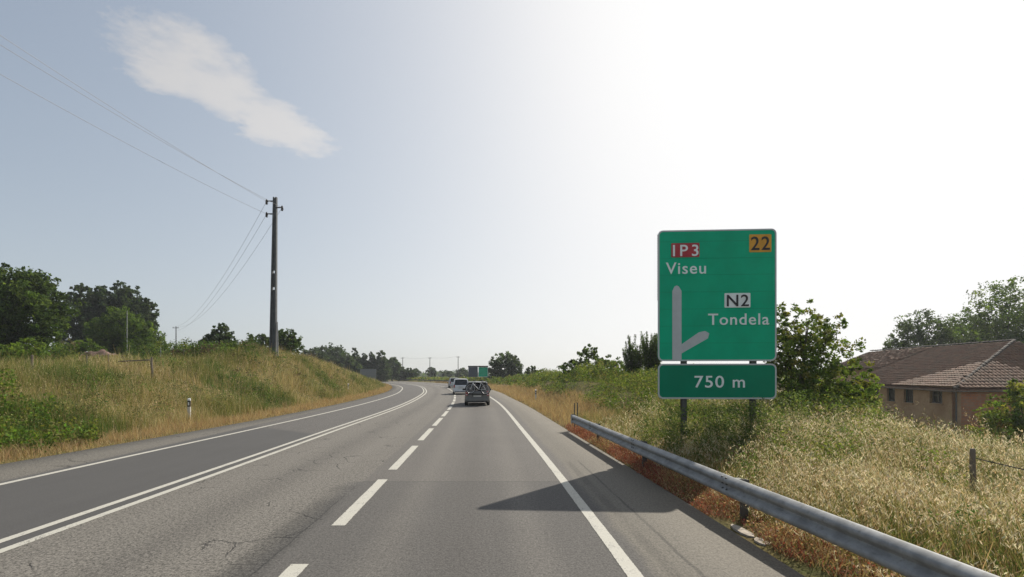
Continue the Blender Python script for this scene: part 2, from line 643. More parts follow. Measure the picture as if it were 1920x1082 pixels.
    for i in range(3):
        k.l.new(g, gc.inputs[i])
    c = k.mix(1.0, c, gc.outputs[0], 'MULTIPLY')
    b2 = k.math('ADD', 0.80, k.math('MULTIPLY', k.math('ADD', blot, streak), 0.20))
    bc = k.new('ShaderNodeCombineColor')
    for i in range(3):
        k.l.new(b2, bc.inputs[i])
    c = k.mix(1.0, c, bc.outputs[0], 'MULTIPLY')
    stain = k.ramp(k.noise(p, 2.4, 6, 0.7).outputs[0], 0.60, 0.74)
    c = k.mix(k.math('MULTIPLY', stain, 0.30), c, (0.05, 0.047, 0.043))
    k.put(k.b.inputs['Base Color'], c)
    k.put(k.b.inputs['Roughness'], k.math('ADD', 0.78, k.math('MULTIPLY', speck2, 0.14)))
    k.b.inputs['Specular IOR Level'].default_value = 0.32
    h = k.math('SUBTRACT', k.math('ADD', speck, k.math('MULTIPLY', speck2, 0.8)), k.math('MULTIPLY', crack, 2.0))
    k.bump(h, 0.006, 0.7)
    return k.m


def paint_material():
    k = Nodes('road_paint')
    p = k.pos()
    sp = k.noise(p, 55.0, 4, 0.75).outputs[0]
    pt = k.noise(p, 4.0, 6, 0.7).outputs[0]
    c = k.mix(k.ramp(pt, 0.3, 0.7), (0.40, 0.385, 0.33), (0.47, 0.455, 0.40))
    worn = k.ramp(k.math('ADD', k.math('MULTIPLY', sp, 0.6), k.math('MULTIPLY', pt, 0.5)), 0.56, 0.66)
    c = k.mix(k.math('MULTIPLY', worn, 0.65), c, (0.16, 0.15, 0.135))
    k.put(k.b.inputs['Base Color'], c)
    k.b.inputs['Roughness'].default_value = 0.75
    k.bump(sp, 0.004, 0.5)
    uvn = k.new('ShaderNodeUVMap', uv_map='across')
    sx = k.new('ShaderNodeSeparateXYZ')
    k.l.new(uvn.outputs[0], sx.inputs[0])
    rim = k.math('MINIMUM', sx.outputs[0], k.math('SUBTRACT', 1.0, sx.outputs[0]))      # 0 at the edges of the line
    rag = k.math('ADD', k.math('MULTIPLY', k.noise(p, 26.0, 5, 0.75).outputs[0], 0.16), k.math('MULTIPLY', k.noise(p, 3.0, 3, 0.6).outputs[0], 0.10))
    solid = k.ramp(rim, k.math('SUBTRACT', rag, 0.11), k.math('SUBTRACT', rag, 0.07))
    chip = k.ramp(k.math('ADD', k.math('MULTIPLY', k.noise(p, 34.0, 4, 0.8).outputs[0], 0.62), k.math('MULTIPLY', k.noise(p, 1.1, 4, 0.6).outputs[0], 0.5)), 0.70, 0.665)
    tr = k.new('ShaderNodeBsdfTransparent')
    mx = k.new('ShaderNodeMixShader')
    k.put(mx.inputs[0], k.math('MULTIPLY', solid, chip))
    k.l.new(tr.outputs[0], mx.inputs[1])
    k.l.new(k.b.outputs[0], mx.inputs[2])
    k.l.new(mx.outputs[0], k.out.inputs['Surface'])
    return k.m


M['road'] = road_material()
M['paint'] = paint_material()
road = strip('road', lambda y: edge('PL', y), lambda y: edge('PR', y), -25, 300, 0.0, 0.5, M['road'], None, 0.09, 14, True)
tag(road, 'worn grey asphalt road curving away to the left', None, None, 'structure')


def band(k, off, w):
    return (lambda y: edge(k, y) + off - w / 2), (lambda y: edge(k, y) + off + w / 2)


a, b = band('R', 0, 0.18)
strip('edge_line', a, b, -25, 260, 0.005, 0.5, M['paint'], road)
a, b = band('E', 0, 0.17)
strip('edge_line', a, b, -25, 260, 0.005, 0.5, M['paint'], road)
for s_ in (-0.175, 0.175):
    a, b = band('C', s_, 0.15)
    strip('centre_line', a, b, -25, 260, 0.005, 0.5, M['paint'], road)
dashes = [(-7.0, -3.6), (-2.4, 1.0), (2.0, 5.32), (6.68, 9.63), (10.62, 14.2), (15.38, 18.8), (19.8, 23.4), (24.3, 27.8)]
y_ = 28.8
while y_ < 170:
    dashes.append((y_, y_ + 3.4))
    y_ += 4.5
for y0, y1 in dashes:
    strip('lane_dash', lambda y: Dx(y) - 0.105, lambda y: Dx(y) + 0.105, y0, y1, 0.005, 0.5, M['paint'], road)

# ================================================================== direction sign
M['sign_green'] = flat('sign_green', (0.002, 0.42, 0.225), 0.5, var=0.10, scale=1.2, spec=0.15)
M['sign_white'] = flat('sign_white', (0.82, 0.85, 0.83), 0.45, var=0.06)
M['sign_grey'] = flat('sign_grey', (0.50, 0.52, 0.52), 0.45, var=0.06)
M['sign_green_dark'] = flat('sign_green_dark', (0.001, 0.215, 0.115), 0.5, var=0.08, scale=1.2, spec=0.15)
M['sign_red'] = flat('sign_red', (0.42, 0.018, 0.025), 0.45)
M['sign_amber'] = flat('sign_amber', (0.72, 0.33, 0.015), 0.45)
M['sign_black'] = flat('sign_black', (0.012, 0.012, 0.013), 0.5)
M['galv'] = flat('galvanised_steel', (0.27, 0.275, 0.275), 0.68, 0.25, 0.24, 5.0, wear=(0.17, 0.165, 0.155))
M['post_steel'] = flat('dull_steel_post', (0.085, 0.085, 0.08), 0.6, 0.3, 0.2, 3.0, wear=(0.16, 0.10, 0.06))
M['grey_back'] = flat('grey_sign_back', (0.20, 0.21, 0.22), 0.55, 0.3, 0.1)


def text_mesh(body, height, bold=0.0, spacing=1.0):
    """flat lettering with its lower left corner at the origin, in the xz plane, facing -y"""
    cu = bpy.data.curves.new('txt', 'FONT')
    cu.body = body
    cu.size = 1.0
    cu.space_character = spacing
    cu.offset = bold
    cu.extrude = 0.012
    cu.resolution_u = 4
    ob = bpy.data.objects.new('txt', cu)
    COL.objects.link(ob)
    dg = bpy.context.evaluated_depsgraph_get()
    dg.update()
    me = bpy.data.meshes.new_from_object(ob.evaluated_get(dg))
    bpy.data.objects.remove(ob)
    co = np.empty(len(me.vertices) * 3, np.float32)
    me.vertices.foreach_get('co', co)
    co = co.reshape(-1, 3)
    lo, hi = co.min(0), co.max(0)
    return me, co, lo, hi


def lettering(body, x, z, cap, parent, mat, y=-0.03, width=None, bold=0.012, spacing=1.05, capref=0.73, centre=False):
    """x,z: left end and baseline; cap: capital height in metres"""
    me, co, lo, hi = text_mesh(body, cap, bold, spacing)
    s = cap / capref
    sx = s if width is None else width / (hi[0] - lo[0])
    X = (co[:, 0] - lo[0]) * sx
    if centre:
        X -= (hi[0] - lo[0]) * sx / 2
    out = np.stack([X + x, y - co[:, 2] * 0.5, co[:, 1] * s + z], 1)
    me.vertices.foreach_set('co', out.astype(np.float32).ravel())
    me.materials.clear()
    me.materials.append(mat)
    me.name = 'lettering'
    me.update()
    return link('lettering', me, None, parent)


def rounded(w, h, r, n=5):
    pts = []
    for cx, cz, a0 in ((w / 2 - r, h / 2 - r, 0), (-w / 2 + r, h / 2 - r, 90), (-w / 2 + r, -h / 2 + r, 180), (w / 2 - r, -h / 2 + r, 270)):
        for i in range(n + 1):
            t = R(a0 + 90 * i / n)
            pts.append((cx + r * math.cos(t), cz + r * math.sin(t)))
    return pts


def ring(mb, outer, inner, y0, y1):
    """border between two outlines of equal point count (xz plane)"""
    n = len(outer)
    vs = [(a, y0, b) for a, b in outer] + [(a, y0, b) for a, b in inner] + [(a, y1, b) for a, b in outer] + [(a, y1, b) for a, b in inner]
    fs = []
    for i in range(n):
        j = (i + 1) % n
        fs += [(i, j, n + j, n + i), (2 * n + i, 3 * n + i, 3 * n + j, 2 * n + j), (i, 2 * n + i, 2 * n + j, j), (n + i, n + j, 3 * n + j, 3 * n + i)]
    mb.add(vs, fs)


def direction_sign():
    d = 12.5
    S = d / 900.0                       # metres per photograph pixel at the sign
    cx = (1344 - 960) * S
    root = empty('direction_sign', (cx, d, 0.0), R(-3.5))
    tag(root, 'tall green direction sign on two posts with a separate 750 m panel below', 'road sign')
    Z = lambda py: CAM_H + (703 - py) * S
    X = lambda px: (px - 1344) * S
    W = 217 * S

    def panel(pt, pb):
        h = (pb - pt) * S
        zc = (Z(pt) + Z(pb)) / 2
        o = rounded(W, h, 0.13)
        i = rounded(W - 0.075, h - 0.075, 0.10)
        mb = MB()
        mb.prism([(a, b + zc) for a, b in o], 0.0, 0.03)
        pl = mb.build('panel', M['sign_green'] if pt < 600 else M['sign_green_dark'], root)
        pl['label'] = 'green sign face'
        mb = MB()
        ring(mb, [(a, b + zc) for a, b in o], [(a, b + zc) for a, b in i], -0.006, 0.0015)
        mb.build('border', M['sign_grey'], pl)
        # aluminium plank edges on the back
        mb = MB()
        nz = max(2, int(h / 0.3))
        for q in range(nz + 1):
            mb.box((0, 0.05, zc - h / 2 + 0.03 + (h - 0.06) * q / nz), (W - 0.1, 0.036, 0.03))
        mb.build('stiffener', M['grey_back'], pl)
        return pl

    p1 = panel(430.5, 677)
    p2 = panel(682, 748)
    # bolts along the left edge of the upper panel
    mb = MB()
    mb.box((0, 0, 0), (0.022, 0.03, 0.03))
    clip = mb.mesh('edge_clip', bevel=0.004)
    for q in range(26):
        link('edge_clip', clip, M['post_steel'], p1).location = (-W / 2 - 0.006, 0.012, Z(440) - q * (Z(440) - Z(560)) / 25)
    # seams between the aluminium planks
    mb = MB()
    mb.box((0, 0, 0), (W - 0.09, 0.003, 0.006))
    seam = mb.mesh('plank_seam')
    for py in (452, 484, 515, 547, 579, 611, 643):
        link('plank_seam', seam, M['sign_green_dark'], p1).location = (0, -0.0008, Z(py))
    wmat, bmat = M['sign_white'], M['sign_black']

    def plate(pxl, pxr, pyt, pyb, mat, y=-0.010):
        mb = MB()
        w_, h_ = (pxr - pxl) * S, (pyb - pyt) * S
        c_ = (X((pxl + pxr) / 2), (Z(pyt) + Z(pyb)) / 2)
        mb.prism([(a + c_[0], b + c_[1]) for a, b in rounded(w_, h_, 0.02, 2)], y, 0.0)
        return mb.build('route_plate', mat, p1)

    r1 = plate(1260, 1312, 455, 481.5, M['sign_red'])
    r1['label'] = 'red route plate reading IP3'
    r2 = plate(1403, 1443, 441, 474, M['sign_amber'])
    r2['label'] = 'amber exit plate reading 22'
    r3 = plate(1358, 1405, 550, 577, M['sign_white'])
    r3['label'] = 'white route plate reading N2'
    for tx, pxl, pxr, base, cap, mat, par, yy in (
            ('IP3', 1263, 1310, 479.3, 22, wmat, r1, -0.012), ('22', 1406, 1440, 470, 26, bmat, r2, -0.012),
            ('N2', 1362, 1402, 574.5, 22.5, bmat, r3, -0.012)):
        lettering(tx, X(pxl), Z(base), cap * S, par, mat, yy - 0.004, (pxr - pxl) * S, 0.008, 1.12 if tx != 'IP3' else 1.35)
    lettering('Viseu', X(1250), Z(512.5), 22.5 * S, p1, wmat, -0.006, 74 * S, 0.007, 1.1)
    lettering('Tondela', X(1328), Z(609), 22 * S, p1, wmat, -0.006, 111 * S, 0.007, 1.1)
    lettering('750', X(1303), Z(726.5), 23 * S, p2, wmat, -0.006, 54 * S, 0.007, 1.1)
    lettering('m', X(1373), Z(726.5), 23 * S, p2, wmat, -0.006, 22 * S, 0.007, 1.0)
    # arrow: shaft with a blunt point and a slip branch to the right
    mb = MB()
    shaft = [(1262, 676), (1262, 545), (1266, 536.5), (1270, 534.5), (1274, 536.5), (1279, 545), (1279, 676)]
    mb.prism([(X(a), Z(b)) for a, b in shaft], -0.010, 0.0)
    mb.build('arrow_shaft', M['sign_grey'], p1)
    mb = MB()
    br = [(1278.2, 663), (1278.2, 646), (1311, 623), (1322, 620.5), (1330, 625), (1327.5, 634.5)]
    mb.prism([(X(a), Z(b)) for a, b in br], -0.0085, 0.0)
    mb.build('arrow_branch', M['sign_grey'], p1)
    for px in (1286, 1414):
        mb = MB()
        x = X(px)
        zt = Z(436)
        # I-section post
        for dx, sx, sy in ((0, 0.010, 0.13),):
            mb.box((x, 0.14, (zt - 0.6) / 2), (sx, sy, zt + 0.6))
        for dy in (0.075, 0.205):
            mb.box((x, dy, (zt - 0.6) / 2), (0.13, 0.012, zt + 0.6))
        mb.build('post', M['post_steel'], root)
    return root


direction_sign()

# ================================================================== guardrail
W_PROF = [(0.0, 0.0), (0.016, 0.006), (0.072, 0.038), (0.082, 0.058), (0.082, 0.082), (0.070, 0.102), (0.016, 0.134), (0.006, 0.155),
          (0.016, 0.176), (0.070, 0.208), (0.082, 0.228), (0.082, 0.252), (0.072, 0.272), (0.016, 0.304), (0.0, 0.31)]


def guardrail_beam(P, Q, z0, sag=0.0, lift=0.0, n=1):
    """W-profile sheet from P to Q (road side is to the left of P->Q)"""
    P, Q = Vector((*P, 0)), Vector((*Q, 0))
    d = (Q - P).normalized()
    side = Vector((-d.y, d.x, 0))
    th = 0.004
    prof = W_PROF
    vs, fs = [], []
    m = len(prof)
    for i in range(n + 1):
        c = P.lerp(Q, i / n)
        for o, z in prof:
            vs.append(c + side * (o + lift) + Vector((0, 0, z0 + z)))
        for o, z in prof:
            vs.append(c + side * (o + lift - th) + Vector((0, 0, z0 + z)))
    for i in range(n):
        a, b = i * 2 * m, (i + 1) * 2 * m
        for j in range(m - 1):
            fs.append((a + j, b + j, b + j + 1, a + j + 1))
            fs.append((a + m + j, a + m + j + 1, b + m + j + 1, b + m + j))
        fs.append((a, a + m, b + m, b))
        fs.append((a + m - 1, b + m - 1, b + 2 * m - 1, a + 2 * m - 1))
    for a in (0, n * 2 * m):
        for j in range(m - 1):
            fs.append((a + j, a + j + 1, a + m + j + 1, a + m + j))
    mb = MB()
    mb.add(vs, fs)
    return mb


def guardrail(path, ztop, label, spacing, mat, detail=True):
    root = empty('guardrail', (path[0][0], path[0][1], 0))
    tag(root, label, 'guardrail')
    base = Vector((path[0][0], path[0][1]))
    pts = [Vector(p) for p in path]
    L = [0.0]
    for p, q in zip(pts, pts[1:]):
        L.append(L[-1] + (q - p).length)

    def at(s):
        return Vector((np.interp(s, L, [p.x for p in pts]), np.interp(s, L, [p.y for p in pts])))

    s = 0.0
    k = 0
    while s < L[-1] - 0.3:
        e = min(s + spacing, L[-1])
        P, Q = at(s) - base, at(e) - base
        d = (Q - P).normalized()
        mb = guardrail_beam(P, Q + d * (0.16 if e < L[-1] else 0), ztop - 0.31, lift=0.004 * (k % 2))
        bm_o = mb.build('rail', mat, root, smooth=40)
        side = Vector((-d.y, d.x))
        # post behind the splice, with spacer block
        mb = MB()
        c = P - side * 0.14
        ang = Matrix.Rotation(math.atan2(d.y, d.x), 3, 'Z')
        mb.box((c.x, c.y, (ztop - 0.04) / 2 - 0.3), (0.06, 0.012, ztop - 0.04 + 0.6), ang)
        for q in (-1, 1):
            cc = c + d * (0.03 * q) - side * 0.045
            mb.box((cc.x, cc.y, (ztop - 0.04) / 2 - 0.3), (0.010, 0.10, ztop - 0.04 + 0.6), ang)
        mb.build('post', M['post_steel'], root)
        mb = MB()
        cc = P - side * 0.075
        mb.box((cc.x, cc.y, ztop - 0.135), (0.10, 0.115, 0.22), ang)
        mb.build('spacer', M['post_steel'], root)
        if detail and k > 0:
            for q, (al, zz, o) in enumerate(((-0.05, 0.045, .062), (-0.05, 0.115, .055), (0.06, 0.045, .062), (0.06, 0.115, .055),
                                             (-0.05, 0.195, .055), (0.06, 0.195, .055), (-0.05, 0.28, .062), (0.06, 0.28, .062))):
                cc = P + d * (al + 0.1) + side * (o + 0.006)
                mb = MB()
                mb.lathe([(0.001, 0.012), (0.012, 0.010), (0.016, 0.0), (0.016, -0.012)], 8, 'z')
                rot = Vector((side.x, side.y, 0)).to_track_quat('Z', 'Y').to_matrix()
                mb.v = [tuple(rot @ Vector(v) + Vector((cc.x, cc.y, ztop - 0.31 + zz))) for v in mb.v]
                mb.build('bolt', M['post_steel'], bm_o)
        s = e
        k += 1
    if detail:
        # rounded end piece closing the far end of the beam
        Q, d = at(L[-1]) - base, (at(L[-1]) - at(L[-1] - 0.5)).normalized()
        side = Vector((-d.y, d.x))
        prof = [(0.0, 0.085), (0.10, 0.088), (0.20, 0.075), (0.27, 0.04), (0.29, -0.02), (0.26, -0.08), (0.18, -0.10)]
        vs = []
        for zz in (ztop - 0.318, ztop + 0.006):
            for a_, b_ in prof:
                c_ = Q + d * (a_ - 0.12) + side * b_
                vs.append((c_.x, c_.y, zz))
            for a_, b_ in reversed(prof):
                c_ = Q + d * (a_ * 0.97 - 0.12) + side * (b_ - 0.008)
                vs.append((c_.x, c_.y, zz))
        m_ = len(prof) * 2
        mb = MB()
        mb.add(vs, [tuple(range(m_)), tuple(reversed(range(m_, 2 * m_)))] + [(i, (i + 1) % m_, (i + 1) % m_ + m_, i + m_) for i in range(m_)])
        mb.build('end_piece', mat, root, smooth=40)
    return root


rail_path = [(3.96, -9.0), (3.86, -2.0), (3.73, 2.0), (3.59, 3.51), (3.33, 5.62), (3.08, 8.17), (2.72, 12.4), (2.27, 17.8)]
guardrail(rail_path, 0.62, 'long galvanised steel guardrail along the near right shoulder', 4.0, M['galv'])
far_path = [(float(edge('PR', y)) + 1.0, y) for y in range(96, 190, 6)]
guardrail(far_path, 0.72, 'distant dark guardrail on the outside of the far bend', 6.2, M['post_steel'], False)

# ================================================================== vegetation builders (numpy)
def unit(n):
    v = rng.normal(size=(n, 3))
    return v / np.linalg.norm(v, axis=1, keepdims=True)


def leaf_arrays(C, L, Wd, col, droop=0.0, flatten=1.0):
    """diamond leaves: C centres (n,3), L lengths, Wd widths, col (n,3)"""
    n = len(C)
    a = unit(n)
    a[:, 2] = a[:, 2] * flatten - droop
    a /= np.linalg.norm(a, axis=1, keepdims=True)
    b = np.cross(a, unit(n))
    b /= np.linalg.norm(b, axis=1, keepdims=True) + 1e-9
    L = np.asarray(L)[:, None]
    Wd = np.asarray(Wd)[:, None]
    fold = np.cross(a, b) * Wd * 0.18
    V = np.stack([C - a * L / 2, C + b * Wd / 2 + fold - a * L * 0.06, C + a * L / 2, C - b * Wd / 2 + fold - a * L * 0.06], 1)
    F = np.arange(n * 4).reshape(n, 4)
    return V.reshape(-1, 3), F, np.repeat(col, 4, 0)


def blade_arrays(P, h, w, lean, col, seg=2, curl=0.5, azim=None, tipcol=None):
    """grass blades: bases P, heights h, widths w, horizontal lean (m)"""
    n = len(P)
    az = rng.uniform(0, 2 * np.pi, n) if azim is None else azim
    dirv = np.stack([np.cos(az), np.sin(az), np.zeros(n)], 1)
    wa = rng.uniform(0, 2 * np.pi, n)
    wv = np.stack([np.cos(wa), np.sin(wa), np.zeros(n)], 1)
    rows, cols = [], []
    for i in range(seg + 1):
        t = i / seg
        c = P + dirv * (lean * (t ** (1 + curl)))[:, None]
        c[:, 2] += h * (t - 0.12 * t * t * np.minimum(lean / np.maximum(h, 1e-3), 1))
        ww = (w * (1 - 0.85 * t) / 2)[:, None]
        rows += [c - wv * ww, c + wv * ww]
        cc = col if tipcol is None else col * (1 - t) + tipcol * t
        cols += [cc, cc]
    V = np.stack(rows, 1).reshape(-1, 3)
    K = np.stack(cols, 1).reshape(-1, 3)
    base = (np.arange(n) * (seg + 1) * 2)[:, None]
    F = np.concatenate([base + np.array([[2 * i, 2 * i + 1, 2 * i + 3, 2 * i + 2]]) for i in range(seg)], 0)
    tip = P + dirv * lean[:, None]
    tip[:, 2] += h * (1 - 0.12 * np.minimum(lean / np.maximum(h, 1e-3), 1))
    return V, F, K, tip, dirv


def merge(parts):
    Vs, Fs, Ks, k = [], [], [], 0
    for V, F, K in parts:
        Vs.append(V)
        Fs.append(F + k)
        Ks.append(K)
        k += len(V)
    return np.concatenate(Vs), np.concatenate(Fs), np.concatenate(Ks)


def pal(cols, n, var=0.25, w=None):
    cols = np.array(cols)
    i = rng.choice(len(cols), n, p=w)
    c = cols[i] * rng.uniform(1 - var, 1 + var, (n, 1)) * rng.uniform(0.93, 1.07, (n, 3))
    return c


def patch(x, y, s, seed):
    """cheap smooth 0..1 noise for patchiness"""
    r = np.random.default_rng(seed)
    v = np.zeros(np.shape(x))
    for q in range(7):
        a = r.uniform(0, 2 * np.pi)
        f = s * r.uniform(0.5, 2.2)
        v += np.sin((x * np.cos(a) + y * np.sin(a)) * f + r.uniform(0, 6.3)) / 7 ** 0.5
    return np.clip(0.5 + v * 0.45, 0, 1)


def field_points(side, y0, y1, t0, t1, dens, seed=0, keep=None):
    """points on the roadside: side +1 right, -1 left; t is distance from the pavement edge"""
    n = int(dens * (y1 - y0) * (t1 - t0))
    y = rng.uniform(y0, y1, n)
    t = rng.uniform(t0, t1, n)
    x = edge('PR', y) + t if side > 0 else edge('PL', y) - t
    if keep is not None:
        m = keep(x, y, t)
        x, y, t = x[m], y[m], t[m]
    return x, y, t


def stuff(name, parts, label, mat='grass'):
    V, F, K = merge(parts)
    o = link(name, np_mesh(name, V, F, K), M[mat])
    tag(o, label, None, None, 'stuff')
    return o


STRAW = [(0.47, 0.375, 0.20), (0.40, 0.315, 0.15), (0.56, 0.47, 0.29), (0.34, 0.27, 0.115)]
OLIVE = [(0.165, 0.185, 0.050), (0.215, 0.215, 0.068), (0.13, 0.155, 0.042), (0.26, 0.235, 0.09)]
GREEN = [(0.080, 0.145, 0.028), (0.105, 0.170, 0.034), (0.065, 0.115, 0.026)]
BROWN = [(0.42, 0.295, 0.155), (0.34, 0.22, 0.11), (0.50, 0.38, 0.22), (0.25, 0.15, 0.075)]
RUST = [(0.27, 0.080, 0.052), (0.34, 0.125, 0.085), (0.16, 0.058, 0.038), (0.42, 0.25, 0.18)]


def P3(x, y, dz=0.0):
    return np.stack([x, y, ground_z(x, y) + dz], 1)


def clump_leaves(centres, radii, per, size, cols, var=0.25, squash=0.8, aspect=0.55, droop=0.0, clumpvar=0.3):
    """leaves in clumps round centres"""
    n = len(centres) * per
    idx = np.repeat(np.arange(len(centres)), per)
    off = unit(n) * (rng.uniform(0, 1, (n, 1)) ** 0.45) * np.asarray(radii)[idx][:, None]
    off[:, 2] *= squash
    C = centres[idx] + off
    base = pal(cols, len(centres), clumpvar)
    c = base[idx] * rng.uniform(1 - var, 1 + var, (n, 1))
    s = size * rng.uniform(0.6, 1.4, n)
    return leaf_arrays(C, s, s * aspect, c, droop)


# ---------------- dry verge beside the pavement (both sides)
def verge_grass():
    parts = []
    for side, y0, y1, t0, t1, dens, hh, w in ((-1, 8, 24, -0.05, 2.3, 430, 0.32, 0.011), (-1, 24, 45, -0.05, 2.2, 230, 0.34, 0.020),
                                              (-1, 45, 100, -0.05, 2.0, 110, 0.36, 0.04),
                                              (1, 18.5, 32, -0.03, 3.4, 240, 0.42, 0.016), (1, 32, 60, -0.03, 3.4, 150, 0.42, 0.03),
                                              (1, 60, 130, -0.03, 3.4, 60, 0.40, 0.06)):
        x, y, t = field_points(side, y0, y1, t0, t1, dens)
        ragged = patch(y, y * 0, 1.1, 3 + side) * 0.35 - 0.06
        ragt = patch(y, y * 0 + 9, 0.7, 8 + side) * 0.9 - 0.45
        m = (t > ragged * 0.6) & (t < t1 - 0.5 + ragt)
        x, y, t = x[m], y[m], t[m]
        n = len(x)
        h = hh * rng.uniform(0.35, 1.2, n) * (0.35 + 0.65 * sstep(0, 0.5, t)) * (0.7 + 0.6 * patch(x, y, 2.2, 5))
        c = pal(BROWN + STRAW[:2], n, 0.25, [0.24, 0.17, 0.22, 0.10, 0.16, 0.11])
        parts.append(blade_arrays(P3(x, y, -0.03), h, np.full(n, w) * rng.uniform(0.6, 1.3, n), h * rng.uniform(0.1, 0.9, n), c, 2)[:3])
    return stuff('verge_grass', parts, 'short orange brown dry grass along the road edges')


verge_grass()


# ---------------- left bank: olive and straw grass with green weeds
def bank_grass():
    parts = []
    for y0, y1, t0, t1, dens, hh, w in ((6, 24, 1.3, 9, 260, 0.55, 0.013), (24, 50, 1.3, 10, 150, 0.58, 0.020), (50, 110, 1.2, 10, 60, 0.6, 0.04),
                                        (8, 60, 9, 24, 38, 0.55, 0.03)):
        x, y, t = field_points(-1, y0, y1, t0, t1, dens)
        n = len(x)
        q = patch(x, y, 0.55, 11)
        g = patch(x, y, 0.9, 12)
        h = hh * rng.uniform(0.35, 1.3, n) * (0.35 + 1.1 * patch(x, y, 1.3, 17))
        h = np.where(rng.uniform(size=n) < 0.04, h * 1.6, h)
        c = pal(OLIVE, n, 0.32)
        m = rng.uniform(size=n) < 0.15 + 0.55 * sstep(0.45, 0.8, q)
        c[m] = pal(STRAW, m.sum(), 0.22)
        m = rng.uniform(size=n) < 0.75 * sstep(0.52, 0.8, g) * (1 - 0.6 * sstep(0.5, 0.8, q))
        c[m] = pal(GREEN, m.sum(), 0.25)
        parts.append(blade_arrays(P3(x, y, -0.03), h, w * rng.uniform(0.6, 1.4, n), h * rng.uniform(0.08, 0.55, n), c, 2)[:3])
    # flowering tops and small leaves that break up the blades
    x, y, t = field_points(-1, 8, 70, 1.5, 9.5, 40)
    n = len(x)
    C = P3(x, y) + np.stack([rng.normal(0, 0.05, n), rng.normal(0, 0.05, n), rng.uniform(0.15, 0.65, n)], 1)
    c = pal(OLIVE + STRAW[:3], n, 0.3)
    s = rng.uniform(0.025, 0.06, n) * (0.7 + y / 55)
    parts.append(leaf_arrays(C, s * 1.8, s * 0.45, c))
    for y0, y1, t0, t1, dens, size, per in ((7, 26, 2.0, 10, 4.2, 0.055, 56), (26, 60, 2.0, 11, 2.4, 0.09, 44), (60, 105, 1.8, 9, 0.8, 0.16, 34)):
        x, y, t = field_points(-1, y0, y1, t0, t1, dens)
        q = patch(x, y, 0.75, 14)
        m = rng.uniform(size=len(x)) < sstep(0.36, 0.66, q)
        x, y, q = x[m], y[m], q[m]
        for lv in (0.35, 0.8):
            C = P3(x, y) + np.stack([rng.normal(0, .12, len(x)), rng.normal(0, .12, len(x)), lv * (0.25 + 0.55 * q)], 1)
            parts.append(clump_leaves(C, 0.28 * rng.uniform(0.6, 1.4, len(x)), per // 2, size, GREEN + OLIVE[:3] + [(0.045, 0.075, 0.022), (0.12, 0.09, 0.05)], 0.3, clumpvar=0.45))
    x, y, t = field_points(-1, 8, 60, 2.0, 10, 9)
    m = rng.uniform(size=len(x)) < sstep(0.35, 0.7, patch(x, y, 1.6, 19))
    x, y = x[m], y[m]
    n = len(x)
    h = rng.uniform(0.5, 1.15, n)
    parts.append(blade_arrays(P3(x, y, -0.03), h, 0.008 + y * 0.0005, h * rng.uniform(0.1, 1.1, n), pal([(0.30, 0.22, 0.13), (0.20, 0.14, 0.08), (0.42, 0.34, 0.20)], n, 0.25), 2)[:3])
    return stuff('bank_grass', parts, 'olive and straw coloured grass covering the left bank')


bank_grass()


